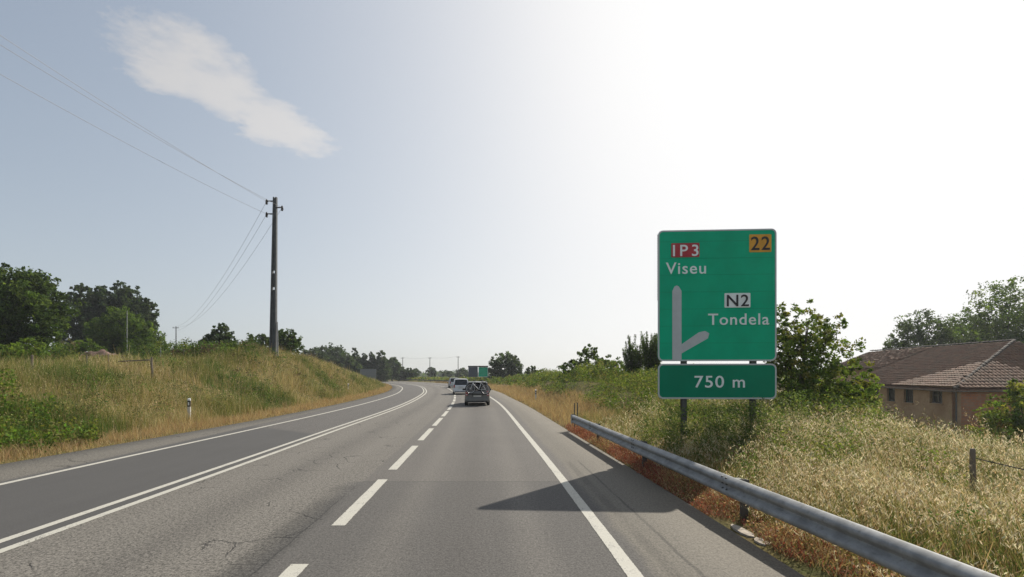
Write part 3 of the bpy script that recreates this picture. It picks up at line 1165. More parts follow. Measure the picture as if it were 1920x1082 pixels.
# ---------------- right field: tall wild oats with nodding seed heads
def oat_grass():
    parts = []
    wind = R(165)
    for y0, y1, t0, t1, dens, w, seeds in ((-1, 9, 0.5, 7.5, 330, 0.0065, 10), (9, 13.5, 0.5, 9, 240, 0.0085, 8), (13.5, 18, 0.5, 3.2, 170, 0.0085, 5), (13.5, 20, 5.0, 10, 100, 0.010, 5),
                                           (3, 16, 7.5, 15, 70, 0.010, 5)):
        x, y, t = field_points(1, y0, y1, t0, t1, dens)
        dn_ = rng.uniform(size=len(x)) < 0.25 + 0.95 * sstep(0.25, 0.7, patch(x, y, 1.0, 22))
        x, y, t = x[dn_], y[dn_], t[dn_]
        n = len(x)
        q = patch(x, y, 0.7, 21)
        lowish = 0.38 + 0.62 * sstep(0.5, 2.6, t)
        h = rng.uniform(0.50, 1.02, n) * lowish * (0.70 + 0.45 * q)
        h = np.where(rng.uniform(size=n) < 0.06, h * 1.4, h) * (1 + 0.35 * sstep(12.5, 14.5, y) * sstep(4, 5.5, t))
        c = pal(STRAW + OLIVE[:2], n, 0.22, [0.28, 0.2, 0.2, 0.12, 0.1, 0.1])
        m = rng.uniform(size=n) < 0.28 + 0.6 * sstep(0.42, 0.72, patch(x, y, 0.8, 23))
        c[m] = pal(GREEN + OLIVE, m.sum(), 0.2)
        lean = h * rng.uniform(0.10, 0.60, n)
        az = wind + rng.normal(0, 0.7, n)
        V, F, K, tip, dv = blade_arrays(P3(x, y, -0.03), h, w * rng.uniform(0.7, 1.3, n), lean, c, 3, 0.9, az)
        parts.append((V, F, K))
        # panicle
        m = rng.uniform(size=n) < 0.55 * (0.45 + 0.8 * patch(x, y, 1.1, 29))
        tp, d2, hh = tip[m], dv[m], h[m]
        for k in range(seeds):
            u = rng.uniform(0, 1, len(tp))
            C = tp + d2 * ((0.10 * (1 - u)) + 0.0)[:, None] - d2 * (u * 0.10)[:, None]
            C = C + rng.normal(0, 0.018, C.shape)
            C[:, 2] -= u * 0.22 * hh + 0.01
            s = rng.uniform(0.020, 0.042, len(tp)) * (1.0 if y1 <= 9 else (1.25 if y1 <= 18 else 1.8))
            cc = pal([(0.60, 0.53, 0.37), (0.52, 0.44, 0.28), (0.70, 0.64, 0.49), (0.42, 0.32, 0.18)], len(tp), 0.2)
            parts.append(leaf_arrays(C, s * 1.7, s * 0.30, cc, droop=1.2))
    # undergrowth that hides the soil
    x, y, t = field_points(1, -1, 22, 0.75, 10, 260)
    n = len(x)
    h = rng.uniform(0.18, 0.6, n)
    q = patch(x, y, 0.6, 25)
    c = pal(OLIVE, n, 0.25)
    m = rng.uniform(size=n) < 0.25 + 0.65 * sstep(0.40, 0.70, q)
    c[m] = pal(GREEN, m.sum(), 0.25)
    m = rng.uniform(size=n) < 0.25
    c[m] = pal(BROWN, m.sum(), 0.2)
    parts.append(blade_arrays(P3(x, y, -0.03), h, rng.uniform(0.008, 0.02, n), h * rng.uniform(0.2, 0.9, n), c, 2)[:3])
    # dead weed stalks with branched tops standing among the oats
    x, y, t = field_points(1, 2.5, 17, 1.0, 9, 2.2)
    n = len(x)
    h = rng.uniform(0.7, 1.25, n) * (0.5 + 0.5 * sstep(0.8, 2.5, t))
    dk = pal([(0.13, 0.085, 0.05), (0.20, 0.13, 0.075), (0.09, 0.11, 0.04)], n, 0.25)
    V, F, K, tip, dv = blade_arrays(P3(x, y, -0.03), h, np.full(n, 0.011), h * rng.uniform(0.02, 0.3, n), dk, 3, 0.9)
    parts.append((V, F, K))
    for k in range(7):
        b0 = P3(x, y) * 0.0 + tip
        b0[:, 2] -= rng.uniform(0.0, 0.35, n) * h
        parts.append(blade_arrays(b0, rng.uniform(0.06, 0.2, n), np.full(n, 0.007), rng.uniform(0.03, 0.16, n), dk, 2)[:3])
    # broad-leaved weeds among the oats
    x, y, t = field_points(1, 2, 18, 1.0, 9, 5.0)
    q = patch(x, y, 0.85, 27)
    m = rng.uniform(size=len(x)) < sstep(0.42, 0.68, q)
    x, y, q = x[m], y[m], q[m]
    for lv in (0.3, 0.7):
        C = P3(x, y) + np.stack([rng.normal(0, .1, len(x)), rng.normal(0, .1, len(x)), lv * (0.45 + 0.6 * q)], 1)
        parts.append(clump_leaves(C, 0.24 * rng.uniform(0.6, 1.4, len(x)), 34, 0.042, GREEN + OLIVE[:3], 0.25, 1.0, 0.4))
    return stuff('wild_oat_grass', parts, 'tall straw coloured wild oat grass behind the guardrail', 'oat')


oat_grass()


# ---------------- rust-red weeds between pavement and guardrail
def rust_weeds():
    parts = []
    x, y, t = field_points(1, 0.5, 19.5, -0.10, 0.95, 1300)
    rag = patch(y, y * 0, 1.6, 31) * 0.42 - 0.12
    m = t > rag * sstep(30, 4, y)
    x, y, t = x[m], y[m], t[m]
    n = len(x)
    h = rng.uniform(0.05, 0.34, n) * (0.30 + 1.0 * patch(x, y, 2.3, 33)) * (0.35 + 0.65 * sstep(-0.1, 0.35, t))
    c = pal(RUST + BROWN[:2], n, 0.28, [0.30, 0.24, 0.20, 0.14, 0.06, 0.06])
    m = rng.uniform(size=n) < 0.6 * sstep(0.58, 0.85, patch(x, y, 0.9, 34))
    c[m] = pal(BROWN + OLIVE[2:] + STRAW[:1], m.sum(), 0.25)
    parts.append(blade_arrays(P3(x, y, -0.02), h, rng.uniform(0.006, 0.014, n), h * rng.uniform(0.2, 1.2, n), c, 2)[:3])
    k = rng.uniform(size=n) < 0.9
    C = P3(x[k], y[k]) + np.stack([rng.normal(0, .03, k.sum()), rng.normal(0, .03, k.sum()), h[k] * rng.uniform(0.4, 1.0, k.sum())], 1)
    s = rng.uniform(0.015, 0.035, k.sum())
    parts.append(leaf_arrays(C, s * 1.3, s * 0.8, c[k] * rng.uniform(0.9, 1.4, (k.sum(), 1))))
    return stuff('roadside_weeds', parts, 'low rust red dried weeds at the foot of the guardrail')


rust_weeds()


# ---------------- bramble scrub on the right bank (a mass)
SCRUB = [(0.085, 0.14, 0.026), (0.12, 0.17, 0.034), (0.065, 0.11, 0.024), (0.15, 0.18, 0.045), (0.16, 0.155, 0.055)]


def scrub():
    parts = []
    for y0, y1, t0, t1, dens, size, per in ((13.2, 20, 2.9, 9, 5.0, 0.065, 84), (20, 34, 2.7, 12, 4.0, 0.085, 72), (34, 62, 2.5, 12, 2.6, 0.13, 54), (62, 125, 2.5, 12, 1.0, 0.24, 40)):
        x, y, t = field_points(1, y0, y1, t0, t1, dens)
        q = patch(x, y, 0.45, 41)
        keep = rng.uniform(size=len(x)) < 0.45 + 0.9 * q
        x, y, t, q = x[keep], y[keep], t[keep], q[keep]
        hgt = (0.35 + 1.15 * q) * (0.40 + 0.60 * sstep(2.6, 6, t)) * np.where(y < 20, 0.75, 1.0)
        for lv in (0.35, 0.75, 1.0):
            C = P3(x, y) + np.stack([rng.normal(0, .15, len(x)), rng.normal(0, .15, len(x)), hgt * lv], 1)
            V, F, K = clump_leaves(C, 0.42 * rng.uniform(0.7, 1.3, len(x)), per // 3, size, SCRUB)
            parts.append((V, F, K))
    return stuff('bramble_scrub', parts, 'tangled green bramble scrub covering the right bank', 'leaf')


scrub()


# ================================================================== trees and shrubs
M['bark'] = flat('bark', (0.095, 0.075, 0.055), 0.9, 0, 0.35, 9.0)
M['bark_dark'] = flat('dark_bark', (0.05, 0.042, 0.035), 0.9, 0, 0.3, 9.0)


def tree(name, label, cat, base, blobs, nclump, per, leaf, cols, group=None, trunk_r=0.18, trunk_top=None, clump_r=0.16, bare=0.0,
         aspect=0.55, droop=0.0, limbs=9, squash=0.85, shell=0.45, twig=False, mat_bark='bark', stems=1):
    """blobs: (dx,dy,dz,rx,ry,rz) ellipsoids of the crown, relative to base (metres)"""
    bz = float(ground_z(base[0], base[1])) - 0.08
    root = empty(name, (base[0], base[1], bz))
    tag(root, label, cat, group)
    B = np.array(blobs, float)
    vol = B[:, 3] * B[:, 4] * B[:, 5]
    bi = rng.choice(len(B), nclump, p=vol ** 0.75 / (vol ** 0.75).sum())
    u = unit(nclump)
    # uneven outline: radius modulated by direction
    mod = 1 + 0.16 * np.sin(u[:, 0] * 5.1 + bi * 1.7) * np.cos(u[:, 1] * 4.3 + bi) + 0.10 * np.sin(u[:, 2] * 9 + u[:, 0] * 7)
    rad = (shell + (1 - shell) * rng.uniform(0, 1, nclump) ** 0.6) * mod
    C = B[bi, :3] + u * B[bi, 3:] * rad[:, None]
    lo = 0.25
    C[:, 2] = np.maximum(C[:, 2], lo)
    cr = clump_r * (B[bi, 3] + B[bi, 5]) * 0.5 * rng.uniform(0.6, 1.5, nclump)
    V, F, K = clump_leaves(C, cr, per, leaf, cols, 0.22, squash, aspect, droop)
    cro = link('crown', np_mesh('crown', V, F, K), M['leaf'], root)
    # trunk and limbs
    zt = trunk_top if trunk_top else float((B[:, 2]).max())
    top = Vector((float(B[:, 0].mean()), float(B[:, 1].mean()), zt))
    mb = MB()
    for s in range(stems):
        o = Vector((random.uniform(-.15, .15), random.uniform(-.15, .15), 0)) * (s > 0)
        tp = top + Vector((random.uniform(-.6, .6), random.uniform(-.6, .6), 0)) * (s > 0)
        pts = [o, o.lerp(tp, 0.3) + Vector((random.uniform(-.08, .08), random.uniform(-.08, .08), 0)) * zt * 0.3, o.lerp(tp, 0.65), tp]
        mb.tube(pts, [trunk_r * 1.25, trunk_r, trunk_r * 0.7, trunk_r * 0.25], 8)
    tr = mb.build('trunk', M[mat_bark], root, smooth=60)
    mb = MB()
    sel = rng.choice(nclump, min(nclump, limbs), replace=False)
    for i in sel:
        e = Vector(C[i])
        f = min(0.85, max(0.25, 0.75 * e.z / zt)) if zt > 0 else 0.5
        s = Vector((0, 0, 0)).lerp(top, f * random.uniform(0.6, 1.0))
        mid = s.lerp(e, 0.5) + Vector((0, 0, 0.08 * (e - s).length))
        r0 = trunk_r * random.uniform(0.25, 0.45)
        mb.tube([s, mid, e], [r0, r0 * 0.6, r0 * 0.15], 5, False)
    mb.build('limb', M[mat_bark], tr, smooth=60)
    return root


DG = [(0.052, 0.086, 0.024), (0.068, 0.106, 0.028), (0.040, 0.070, 0.020)]          # dark oak-like
MG = [(0.082, 0.132, 0.030), (0.102, 0.155, 0.034), (0.066, 0.110, 0.027)]
LG = [(0.12, 0.185, 0.034), (0.145, 0.21, 0.038), (0.10, 0.16, 0.032)]
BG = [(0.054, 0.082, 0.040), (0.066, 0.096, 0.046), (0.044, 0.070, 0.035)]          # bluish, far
YG = [(0.15, 0.175, 0.036), (0.18, 0.19, 0.042), (0.12, 0.155, 0.034)]


def at(px, py, d):
    """real-world point (x, z) seen at photograph pixel px,py at depth d: used to write down positions"""
    return (px - 960) / 900 * d, CAM_H + (703 - py) / 900 * d


# --- left group
tree('broadleaf_tree', 'large dark broadleaf tree at the left edge of the picture', 'tree', (-42.9, 42.0),
     [(0, 0, 5.2, 3.6, 3.4, 3.0), (-1.8, 0.5, 6.6, 2.6, 2.6, 2.0), (1.6, -0.3, 4.0, 2.2, 2.2, 2.4), (-3.2, 0, 4.0, 2.6, 2.4, 2.6), (0.6, 0.5, 7.0, 1.7, 1.7, 1.3),
      (1.4, -0.6, 1.9, 2.3, 1.8, 1.7), (-1.5, -0.6, 1.7, 2.6, 1.8, 1.6)],
     900, 36, 0.26, DG + DG + MG[:2], trunk_r=0.3, clump_r=0.17)
tree('broadleaf_tree', 'lighter green tree crown just left of the big dark tree, cut by the frame', 'tree', (-47.6, 42.5),
     [(0, 0, 5.0, 2.6, 2.6, 2.8), (0.8, 0, 6.2, 1.9, 1.9, 1.5)], 360, 32, 0.26, MG + DG[:1], trunk_r=0.22)
tree('shrub', 'bright green shrub under the big dark tree at the left edge', 'shrub', (-35.6, 35.5),
     [(0, 0, 1.0, 1.4, 1.2, 1.0), (-1.2, 0.3, 1.0, 1.3, 1.1, 0.9)], 110, 30, 0.17, LG, trunk_r=0.07, stems=3)
for px, top, d, w, lab, cols in ((150, 532, 76, 3.4, 'tall eucalyptus rising right behind the big dark tree', BG),
                                 (190, 534, 78, 3.6, 'middle tall eucalyptus in the left tree group', BG),
                                 (226, 524, 80, 4.2, 'tallest eucalyptus with a flat umbrella top', BG),
                                 (262, 556, 78, 3.2, 'eucalyptus on the right flank of the left tree group', BG)):
    x, zt = at(px, top, d)
    g0 = float(ground_z(x, d))
    H = zt - g0
    tree('eucalyptus_tree', lab, 'tree', (x, d),
         [(0, 0, H * 0.62, w * 0.8, w * 0.8, H * 0.28), (0.6, 0, H * 0.82, w * 0.62, w * 0.62, H * 0.14), (-0.7, 0, H * 0.36, w * 0.8, w * 0.8, H * 0.24),
          (0.2, 0, H * 0.95, w * 0.35, w * 0.35, H * 0.05)],
         440, 28, 0.38, cols, 'eucalyptus trees behind the left field', trunk_r=0.24, clump_r=0.15, mat_bark='bark_dark')
x, zt = at(222, 563, 62)
g0 = float(ground_z(x, 62))
tree('willow_tree', 'feathery mid green tree in front of the eucalyptus group', 'tree', (x, 62),
     [(0, 0, 4.2, 3.2, 2.8, 3.0), (1.8, 0, 3.2, 2.2, 2.0, 2.6), (-1.6, 0, 3.0, 2.0, 2.0, 2.2), (0.2, 0, 6.0, 1.8, 1.8, 1.4)],
     560, 32, 0.30, MG + MG + LG[2:], trunk_r=0.2, droop=0.5, aspect=0.4)
x, zt = at(272, 600, 60)
tree('willow_tree', 'drooping light green tree at the right end of the left group', 'tree', (x, 60),
     [(0, 0, 2.8, 1.9, 1.9, 2.4), (0.9, 0, 1.9, 1.7, 1.5, 1.7), (-0.3, 0, 4.4, 1.2, 1.2, 1.2)], 330, 30, 0.28, MG + MG + LG, trunk_r=0.14, droop=0.5, aspect=0.4)
x, zt = at(168, 640, 50)
tree('shrub', 'light green shrub at the foot of the eucalyptus group', 'shrub', (x, 50),
     [(0, 0, 1.3, 1.5, 1.4, 1.3), (1.0, 0, 0.9, 1.0, 1.0, 0.8)], 110, 28, 0.2, MG + LG[:1], trunk_r=0.06, stems=3)
x, zt = at(130, 650, 44)
tree('shrub', 'small grey green sapling beside the reddish earth heap', 'shrub', (x, 44),
     [(0, 0, 1.7, 0.75, 0.75, 0.6)], 40, 24, 0.14, [(0.16, 0.17, 0.10), (0.20, 0.20, 0.13)], trunk_r=0.05)
for px, d, w, h, cols, lab in ((318, 52, 1.7, 1.5, MG, 'low dark hedge bush right of the left trees'), (352, 50, 1.8, 1.35, DG + MG[:1], 'second low hedge bush right of the left trees'),
                               (300, 47, 1.4, 1.1, MG + DG[:1], 'small bush in front of the left hedge')):
    x, _ = at(px, 660, d)
    tree('shrub', lab, 'shrub', (x, d), [(0, 0, h * 0.6, w, w * 0.8, h * 0.6), (w * 0.6, 0, h * 0.5, w * 0.7, w * 0.6, h * 0.5)], 110, 26, 0.2, cols, trunk_r=0.06, stems=2)
x, zt = at(414, 606, 58)
g0 = float(ground_z(x, 58))
H = zt - g0
tree('broadleaf_tree', 'dark rounded tree left of the utility pole', 'tree', (x, 58),
     [(0.3, 0, H * 0.75, 1.2, 1.2, H * 0.24), (-0.5, 0, H * 0.52, 1.7, 1.5, H * 0.28), (0.9, 0, H * 0.5, 1.2, 1.2, H * 0.24), (-1.4, 0, H * 0.34, 1.1, 1.0, H * 0.2)],
     260, 28, 0.26, DG + BG[:1], trunk_r=0.16, mat_bark='bark_dark')
x, _ = at(395, 645, 50)
tree('shrub', 'mid green bush below the dark rounded tree', 'shrub', (x, 50), [(0, 0, 1.3, 1.3, 1.1, 1.3), (1.2, 0, 0.9, 1.0, 0.9, 0.9)], 110, 28, 0.2, MG, trunk_r=0.06, stems=2)
for px, top, d, w, lab in ((535, 610, 56, 2.0, 'dark bushy tree just right of the utility pole'), (487, 620, 58, 1.9, 'dark bushy tree just left of the utility pole base')):
    x, zt = at(px, top, d)
    g0 = float(ground_z(x, d))
    H = max(zt - g0, 2.5)
    tree('broadleaf_tree', lab, 'tree', (x, d), [(0, 0, H * 0.62, w * 0.75, w * 0.75, H * 0.36), (w * 0.35, 0, H * 0.45, w * 0.6, w * 0.6, H * 0.34), (-w * 0.4, 0, H * 0.45, w * 0.6, w * 0.6, H * 0.3)],
         230, 28, 0.25, DG + MG[:1] if px > 500 else DG, trunk_r=0.14, mat_bark='bark_dark')
# --- beyond the mound
for px, top, d, w, hfr, cols, lab in ((592, 652, 130, 4.2, 0.5, BG, 'left part of the hazy rounded wood beyond the bank'),
                                      (622, 646, 135, 5.0, 0.5, BG, 'tallest hazy rounded tree beyond the bank'),
                                      (648, 668, 132, 3.4, 0.5, BG, 'small hazy tree right of the rounded wood')):
    x, zt = at(px, top, d)
    H = zt - float(ground_z(x, d))
    tree('broadleaf_tree', lab, 'tree', (x, d), [(0, 0, H * 0.6, w, w, H * 0.38), (w * 0.6, 0, H * 0.4, w * 0.7, w * 0.7, H * 0.36), (-w * 0.6, 0, H * 0.4, w * 0.7, w * 0.7, H * 0.32)],
         420, 24, 0.6, cols, 'hazy trees beyond the bank', trunk_r=0.3, mat_bark='bark_dark')
for px, top, w, lab in ((666, 650, 1.9, 'slim conifer, first of the row beyond the bank'), (684, 660, 1.8, 'second slim conifer of the row beyond the bank'),
                        (697, 659, 2.0, 'third slim conifer of the row beyond the bank'), (715, 655, 2.5, 'last and broadest conifer of the row beyond the bank')):
    d = 150
    x, zt = at(px, top, d)
    H = zt - float(ground_z(x, d))
    tree('conifer_tree', lab, 'tree', (x, d), [(0, 0, H * 0.3, w * 1.25, w * 1.25, H * 0.3), (0, 0, H * 0.58, w * 0.85, w * 0.85, H * 0.24), (0, 0, H * 0.82, w * 0.5, w * 0.5, H * 0.17)],
         330, 24, 0.5, BG, 'conifers beyond the bank', trunk_r=0.2, clump_r=0.2, mat_bark='bark_dark')
for px, top, d, w, lab in ((736, 668, 160, 3.4, 'rounded tree sloping down right of the conifers'), (766, 689, 165, 3.0, 'low tree at the end of the conifer row')):
    x, zt = at(px, top, d)
    H = zt - float(ground_z(x, d))
    tree('broadleaf_tree', lab, 'tree', (x, d), [(0, 0, H * 0.5, w, w, H * 0.45), (-w * 0.7, 0, H * 0.45, w * 0.8, w * 0.8, H * 0.4)], 300, 24, 0.6, BG,
         trunk_r=0.2, mat_bark='bark_dark')
for px, top, d, w, lab in ((778, 690, 215, 2.3, 'small pointed tree far behind the bend'), (810, 687, 205, 2.0, 'small round tree at the middle far pole'),
                           (838, 694, 230, 3.5, 'low far bush between the two far poles'), (868, 690, 190, 3.6, 'low far bush left of the distant signs')):
    x, zt = at(px, top, d)
    H = max(zt - float(ground_z(x, d)), 2.5)
    tree('broadleaf_tree', lab, 'tree', (x, d), [(0, 0, H * 0.5, w, w, H * 0.48)], 90, 22, 0.6, BG, trunk_r=0.15, mat_bark='bark_dark')
# --- right of the road
x, zt = at(946, 656, 105)
H = zt - float(ground_z(x, 105))
tree('broadleaf_tree', 'dark dome shaped tree beside the distant green sign', 'tree', (x, 105),
     [(0, 0, H * 0.52, 3.0, 3.0, H * 0.44), (2.0, 0, H * 0.5, 2.0, 2.0, H * 0.36), (-1.9, 0, H * 0.38, 2.0, 2.0, H * 0.36)], 330, 28, 0.42, DG + BG[:1], trunk_r=0.28, mat_bark='bark_dark')
x, zt = at(998, 682, 95)
tree('shrub', 'small dark bush right of the dome shaped tree', 'shrub', (x, 95), [(0, 0, 2.4, 1.3, 1.3, 1.0), (1.2, 0, 1.9, 0.9, 0.9, 0.8)], 80, 24, 0.32, DG, trunk_r=0.1)
x, zt = at(1103, 641, 44)
H = zt - float(ground_z(x, 44))
tree('broadleaf_tree', 'pointed young tree rising from the scrub left of the big sign', 'tree', (x, 44),
     [(0, 0, H * 0.45, 1.5, 1.4, H * 0.36), (0.1, 0, H * 0.78, 0.75, 0.75, H * 0.2), (-1.5, 0, H * 0.3, 1.3, 1.2, H * 0.28), (1.6, 0, H * 0.32, 1.2, 1.2, H * 0.28)],
     240, 28, 0.20, MG + DG[:1], trunk_r=0.1)
x, zt = at(1140, 668, 40)
tree('shrub', 'grey green bush between the young tree and the spiky shrubs', 'shrub', (x, 40), [(0, 0, 1.5, 1.0, 1.0, 0.9), (0.9, 0, 1.3, 0.9, 0.9, 0.8)], 90, 26, 0.18, MG, trunk_r=0.06)


def spiky(px, top, d, n, label, w):
    """upright narrow shoots rising from one root: broom-like shrub"""
    x, zt = at(px, top, d)
    gz = float(ground_z(x, d))
    root = empty('broom_shrub', (x, d, gz - 0.05))
    tag(root, label, 'shrub', 'broom shrubs beside the big sign')
    Hh = zt - gz
    parts = []
    mb = MB()
    for i in range(n):
        h = Hh * random.uniform(0.62, 1.0)
        a = random.uniform(0, 6.28)
        r = w * math.sqrt(random.random())
        tip = np.array([r * math.cos(a), r * math.sin(a), h])
        k = 34
        u = np.linspace(0.15, 1.0, k)
        C = np.outer(u, tip)
        C[:, :2] *= (u ** 0.7)[:, None] / np.maximum(u, 0.01)[:, None]
        V, F, K = clump_leaves(C, 0.19 * (1.25 - u) + 0.04, 9, 0.14, DG + MG[:1], 0.2, 1.5, 0.3, -0.6)
        parts.append((V, F, K))
        mb.tube([(0, 0, 0), tuple(C[k // 2]), tuple(tip)], [0.03, 0.02, 0.006], 5, False)
    V, F, K = merge(parts)
    link('crown', np_mesh('crown', V, F, K), M['leaf'], root)
    mb.build('stem', M['bark_dark'], root)


spiky(1190, 626, 34, 34, 'thin upright broom shrub left of the big sign', 0.9)
spiky(1222, 622, 32, 60, 'dense upright broom shrub touching the left edge of the big sign', 0.75)

tree('broadleaf_tree', 'open leafy tree growing right behind the big sign', 'tree', (10.9, 18.2),
     [(0.2, 0, 3.7, 1.25, 1.2, 1.1), (-0.7, 0, 2.9, 1.2, 1.1, 1.2), (0.9, 0, 2.6, 1.2, 1.2, 1.3), (0.0, -0.2, 1.6, 1.7, 1.4, 1.3), (1.9, 0, 1.7, 1.0, 1.0, 1.1), (-0.9, 0, 4.0, 0.7, 0.7, 0.8), (0.8, -0.3, 0.9, 1.9, 1.4, 0.9), (-0.6, -0.4, 1.5, 1.5, 1.2, 1.2)],
     900, 28, 0.11, MG[:2] + LG + YG, trunk_r=0.06, clump_r=0.12, limbs=30, stems=3, shell=0.25)
tree('shrub', 'yellow green shrub in front of the farmhouse, right of the big sign', 'shrub', (13.6, 19.6),
     [(0, 0, 1.8, 1.0, 1.0, 1.3), (0.5, 0, 2.4, 0.6, 0.6, 0.6), (-0.8, 0, 1.3, 1.1, 1.0, 1.0)], 340, 30, 0.12, MG[:2] + LG + YG, trunk_r=0.05, stems=3)
tree('shrub', 'bright green shrub against the farmhouse at the right edge', 'shrub', (24.6, 23.2),
     [(0, 0, 1.9, 1.6, 1.4, 1.5), (0.6, 0, 3.1, 1.1, 1.1, 0.9), (-1.0, -0.2, 1.2, 1.3, 1.2, 1.0), (1.8, 0, 2.4, 1.5, 1.3, 1.6)], 460, 30, 0.14, MG[:2] + LG + YG[:2], trunk_r=0.07, stems=3)
for px, top, d, w, cols, lab in ((1672, 622, 62, 1.1, DG, 'small dark tree left of the trees behind the farmhouse'),
                                 (1735, 570, 64, 3.6, DG + MG[:1], 'dark rounded tree behind the farmhouse ridge'),
                                 (1812, 568, 66, 3.2, MG + DG[:1], 'mid green tree between the two trees behind the farmhouse'),
                                 (1888, 508, 58, 4.2, MG + DG[:1] + LG[:1], 'tallest tree behind the farmhouse at the right edge')):
    x, zt = at(px, top, d)
    H = zt - float(ground_z(x, d))
    tree('broadleaf_tree', lab, 'tree', (x, d),
         [(0, 0, H * 0.66, w * 0.85, w * 0.85, H * 0.30), (w * 0.55, 0, H * 0.5, w * 0.7, w * 0.7, H * 0.3), (-w * 0.5, 0, H * 0.52, w * 0.7, w * 0.7, H * 0.28), (0, 0, H * 0.3, w * 0.8, w * 0.8, H * 0.2)],
         int(150 * w), 30, 0.27, cols, trunk_r=0.2, limbs=16, shell=0.35)
tree('broadleaf_tree', 'tree behind the farmhouse cut off by the right frame edge', 'tree', (65.5, 60),
     [(0, 0, 8.0, 3.2, 3.2, 3.2), (-1.5, 0, 5.5, 2.6, 2.6, 3.0)], 260, 28, 0.28, MG + DG[:1], trunk_r=0.22)

# green weeds on the near left bank, dark weeds under the sign
def weed_patch(name, label, pts, size, cols, hgt, per=40):
    c = []
    for x, y, r in pts:
        n = int(26 * r * r) + 4
        a = rng.uniform(0, 6.28, n)
        q = r * np.sqrt(rng.uniform(0, 1, n))
        c.append(np.stack([x + q * np.cos(a), y + q * np.sin(a)], 1))
    c = np.concatenate(c)
    parts = []
    for lv in (0.3, 0.65, 1.0):
        C = np.column_stack([c, ground_z(c[:, 0], c[:, 1]) + hgt * lv * rng.uniform(0.6, 1.15, len(c))])
        parts.append(clump_leaves(C, np.full(len(c), 0.2), per // 3, size, cols, 0.25))
    stuff(name, parts, label, 'leaf')


weed_patch('leafy_weeds', 'bright green leafy weeds low on the left bank',
           [(-14.6, 12.6, 1.3), (-13.4, 13.0, 0.8), (-16.2, 13.6, 1.2), (-15.4, 15.2, 0.9), (-13.2, 14.4, 0.6), (-17.6, 15.6, 1.1)],
           0.10, [(0.10, 0.175, 0.034), (0.08, 0.14, 0.028), (0.13, 0.195, 0.04), (0.15, 0.17, 0.045)], 0.6)
weed_patch('leafy_weeds', 'grey green weeds around the posts of the big sign',
           [(4.4, 11.4, 0.9), (5.4, 11.8, 0.8), (6.4, 11.6, 0.8), (3.9, 12.6, 0.8), (7.4, 13.5, 0.9), (5.0, 13.6, 1.2), (8.6, 12.2, 0.6), (6.0, 12.6, 0.9), (4.1, 11.2, 0.55), (5.7, 11.2, 0.55)],
           0.05, [(0.10, 0.15, 0.04), (0.13, 0.17, 0.06), (0.16, 0.18, 0.08), (0.07, 0.11, 0.03)], 1.12, 90)

weed_patch('leafy_weeds', 'yellow green weeds among the oats right of the big sign',
           [(6.3, 9.7, 0.9), (7.5, 10.6, 0.8), (8.5, 10.9, 0.6), (5.6, 8.6, 0.5), (6.6, 7.6, 0.35)],
           0.045, [(0.14, 0.19, 0.04), (0.17, 0.20, 0.05), (0.10, 0.15, 0.035)], 0.72, 70)

# --- far woodland belt along the horizon (reads as one mass)
def far_wood():
    n = 1500
    az = rng.uniform(R(-58), R(58), n)
    d = rng.uniform(330, 620, n)
    x, y = d * np.sin(az), d * np.cos(az)
    C = []
    for lv in (0.4, 0.9):
        C.append(np.column_stack([x + rng.normal(0, 3, n), y, rng.uniform(2.2, 5.0, n) * lv * (0.7 + 0.6 * patch(az * 60, az * 0, 0.8, 55))]))
    C = np.concatenate(C)
    V, F, K = clump_leaves(C, np.full(len(C), 4.0), 9, 2.6, BG + MG[:1], 0.25, 0.55)
    V[:, 2] = np.maximum(V[:, 2], 0.0)
    stuff('far_woodland', [(V, F, K)], 'low hazy belt of trees along the horizon', 'leaf')
    # hedges and rough pasture just beyond the bend
    x, y, t = field_points(1, 95, 230, 2.5, 70, 0.30)
    C = P3(x, y) + np.stack([x * 0, x * 0, rng.uniform(0.1, 0.8, len(x))], 1)
    parts = [clump_leaves(C, np.full(len(x), 0.9), 14, 0.5, SCRUB + OLIVE[:2], 0.25, 0.5)]
    stuff('pasture_scrub', parts, 'low olive scrub on the far side of the bend', 'leaf')


far_wood()

# ================================================================== farmhouse
M['plaster'] = None


def plaster():
    k = Nodes('stained_plaster')
    p = k.pos()
    n1 = k.noise(p, 0.8, 8, 0.65).outputs[0]
    n2 = k.noise(p, 5.0, 8, 0.7).outputs[0]
    c = k.mix(k.ramp(n1, 0.35, 0.65), (0.30, 0.19, 0.105), (0.39, 0.27, 0.16))
    c = k.mix(k.math('MULTIPLY', k.ramp(n2, 0.5, 0.7), 0.6), c, (0.24, 0.14, 0.08))
    k.put(k.b.inputs['Base Color'], c)
    k.b.inputs['Roughness'].default_value = 0.92
    k.bump(n2, 0.02, 0.6)
    return k.m


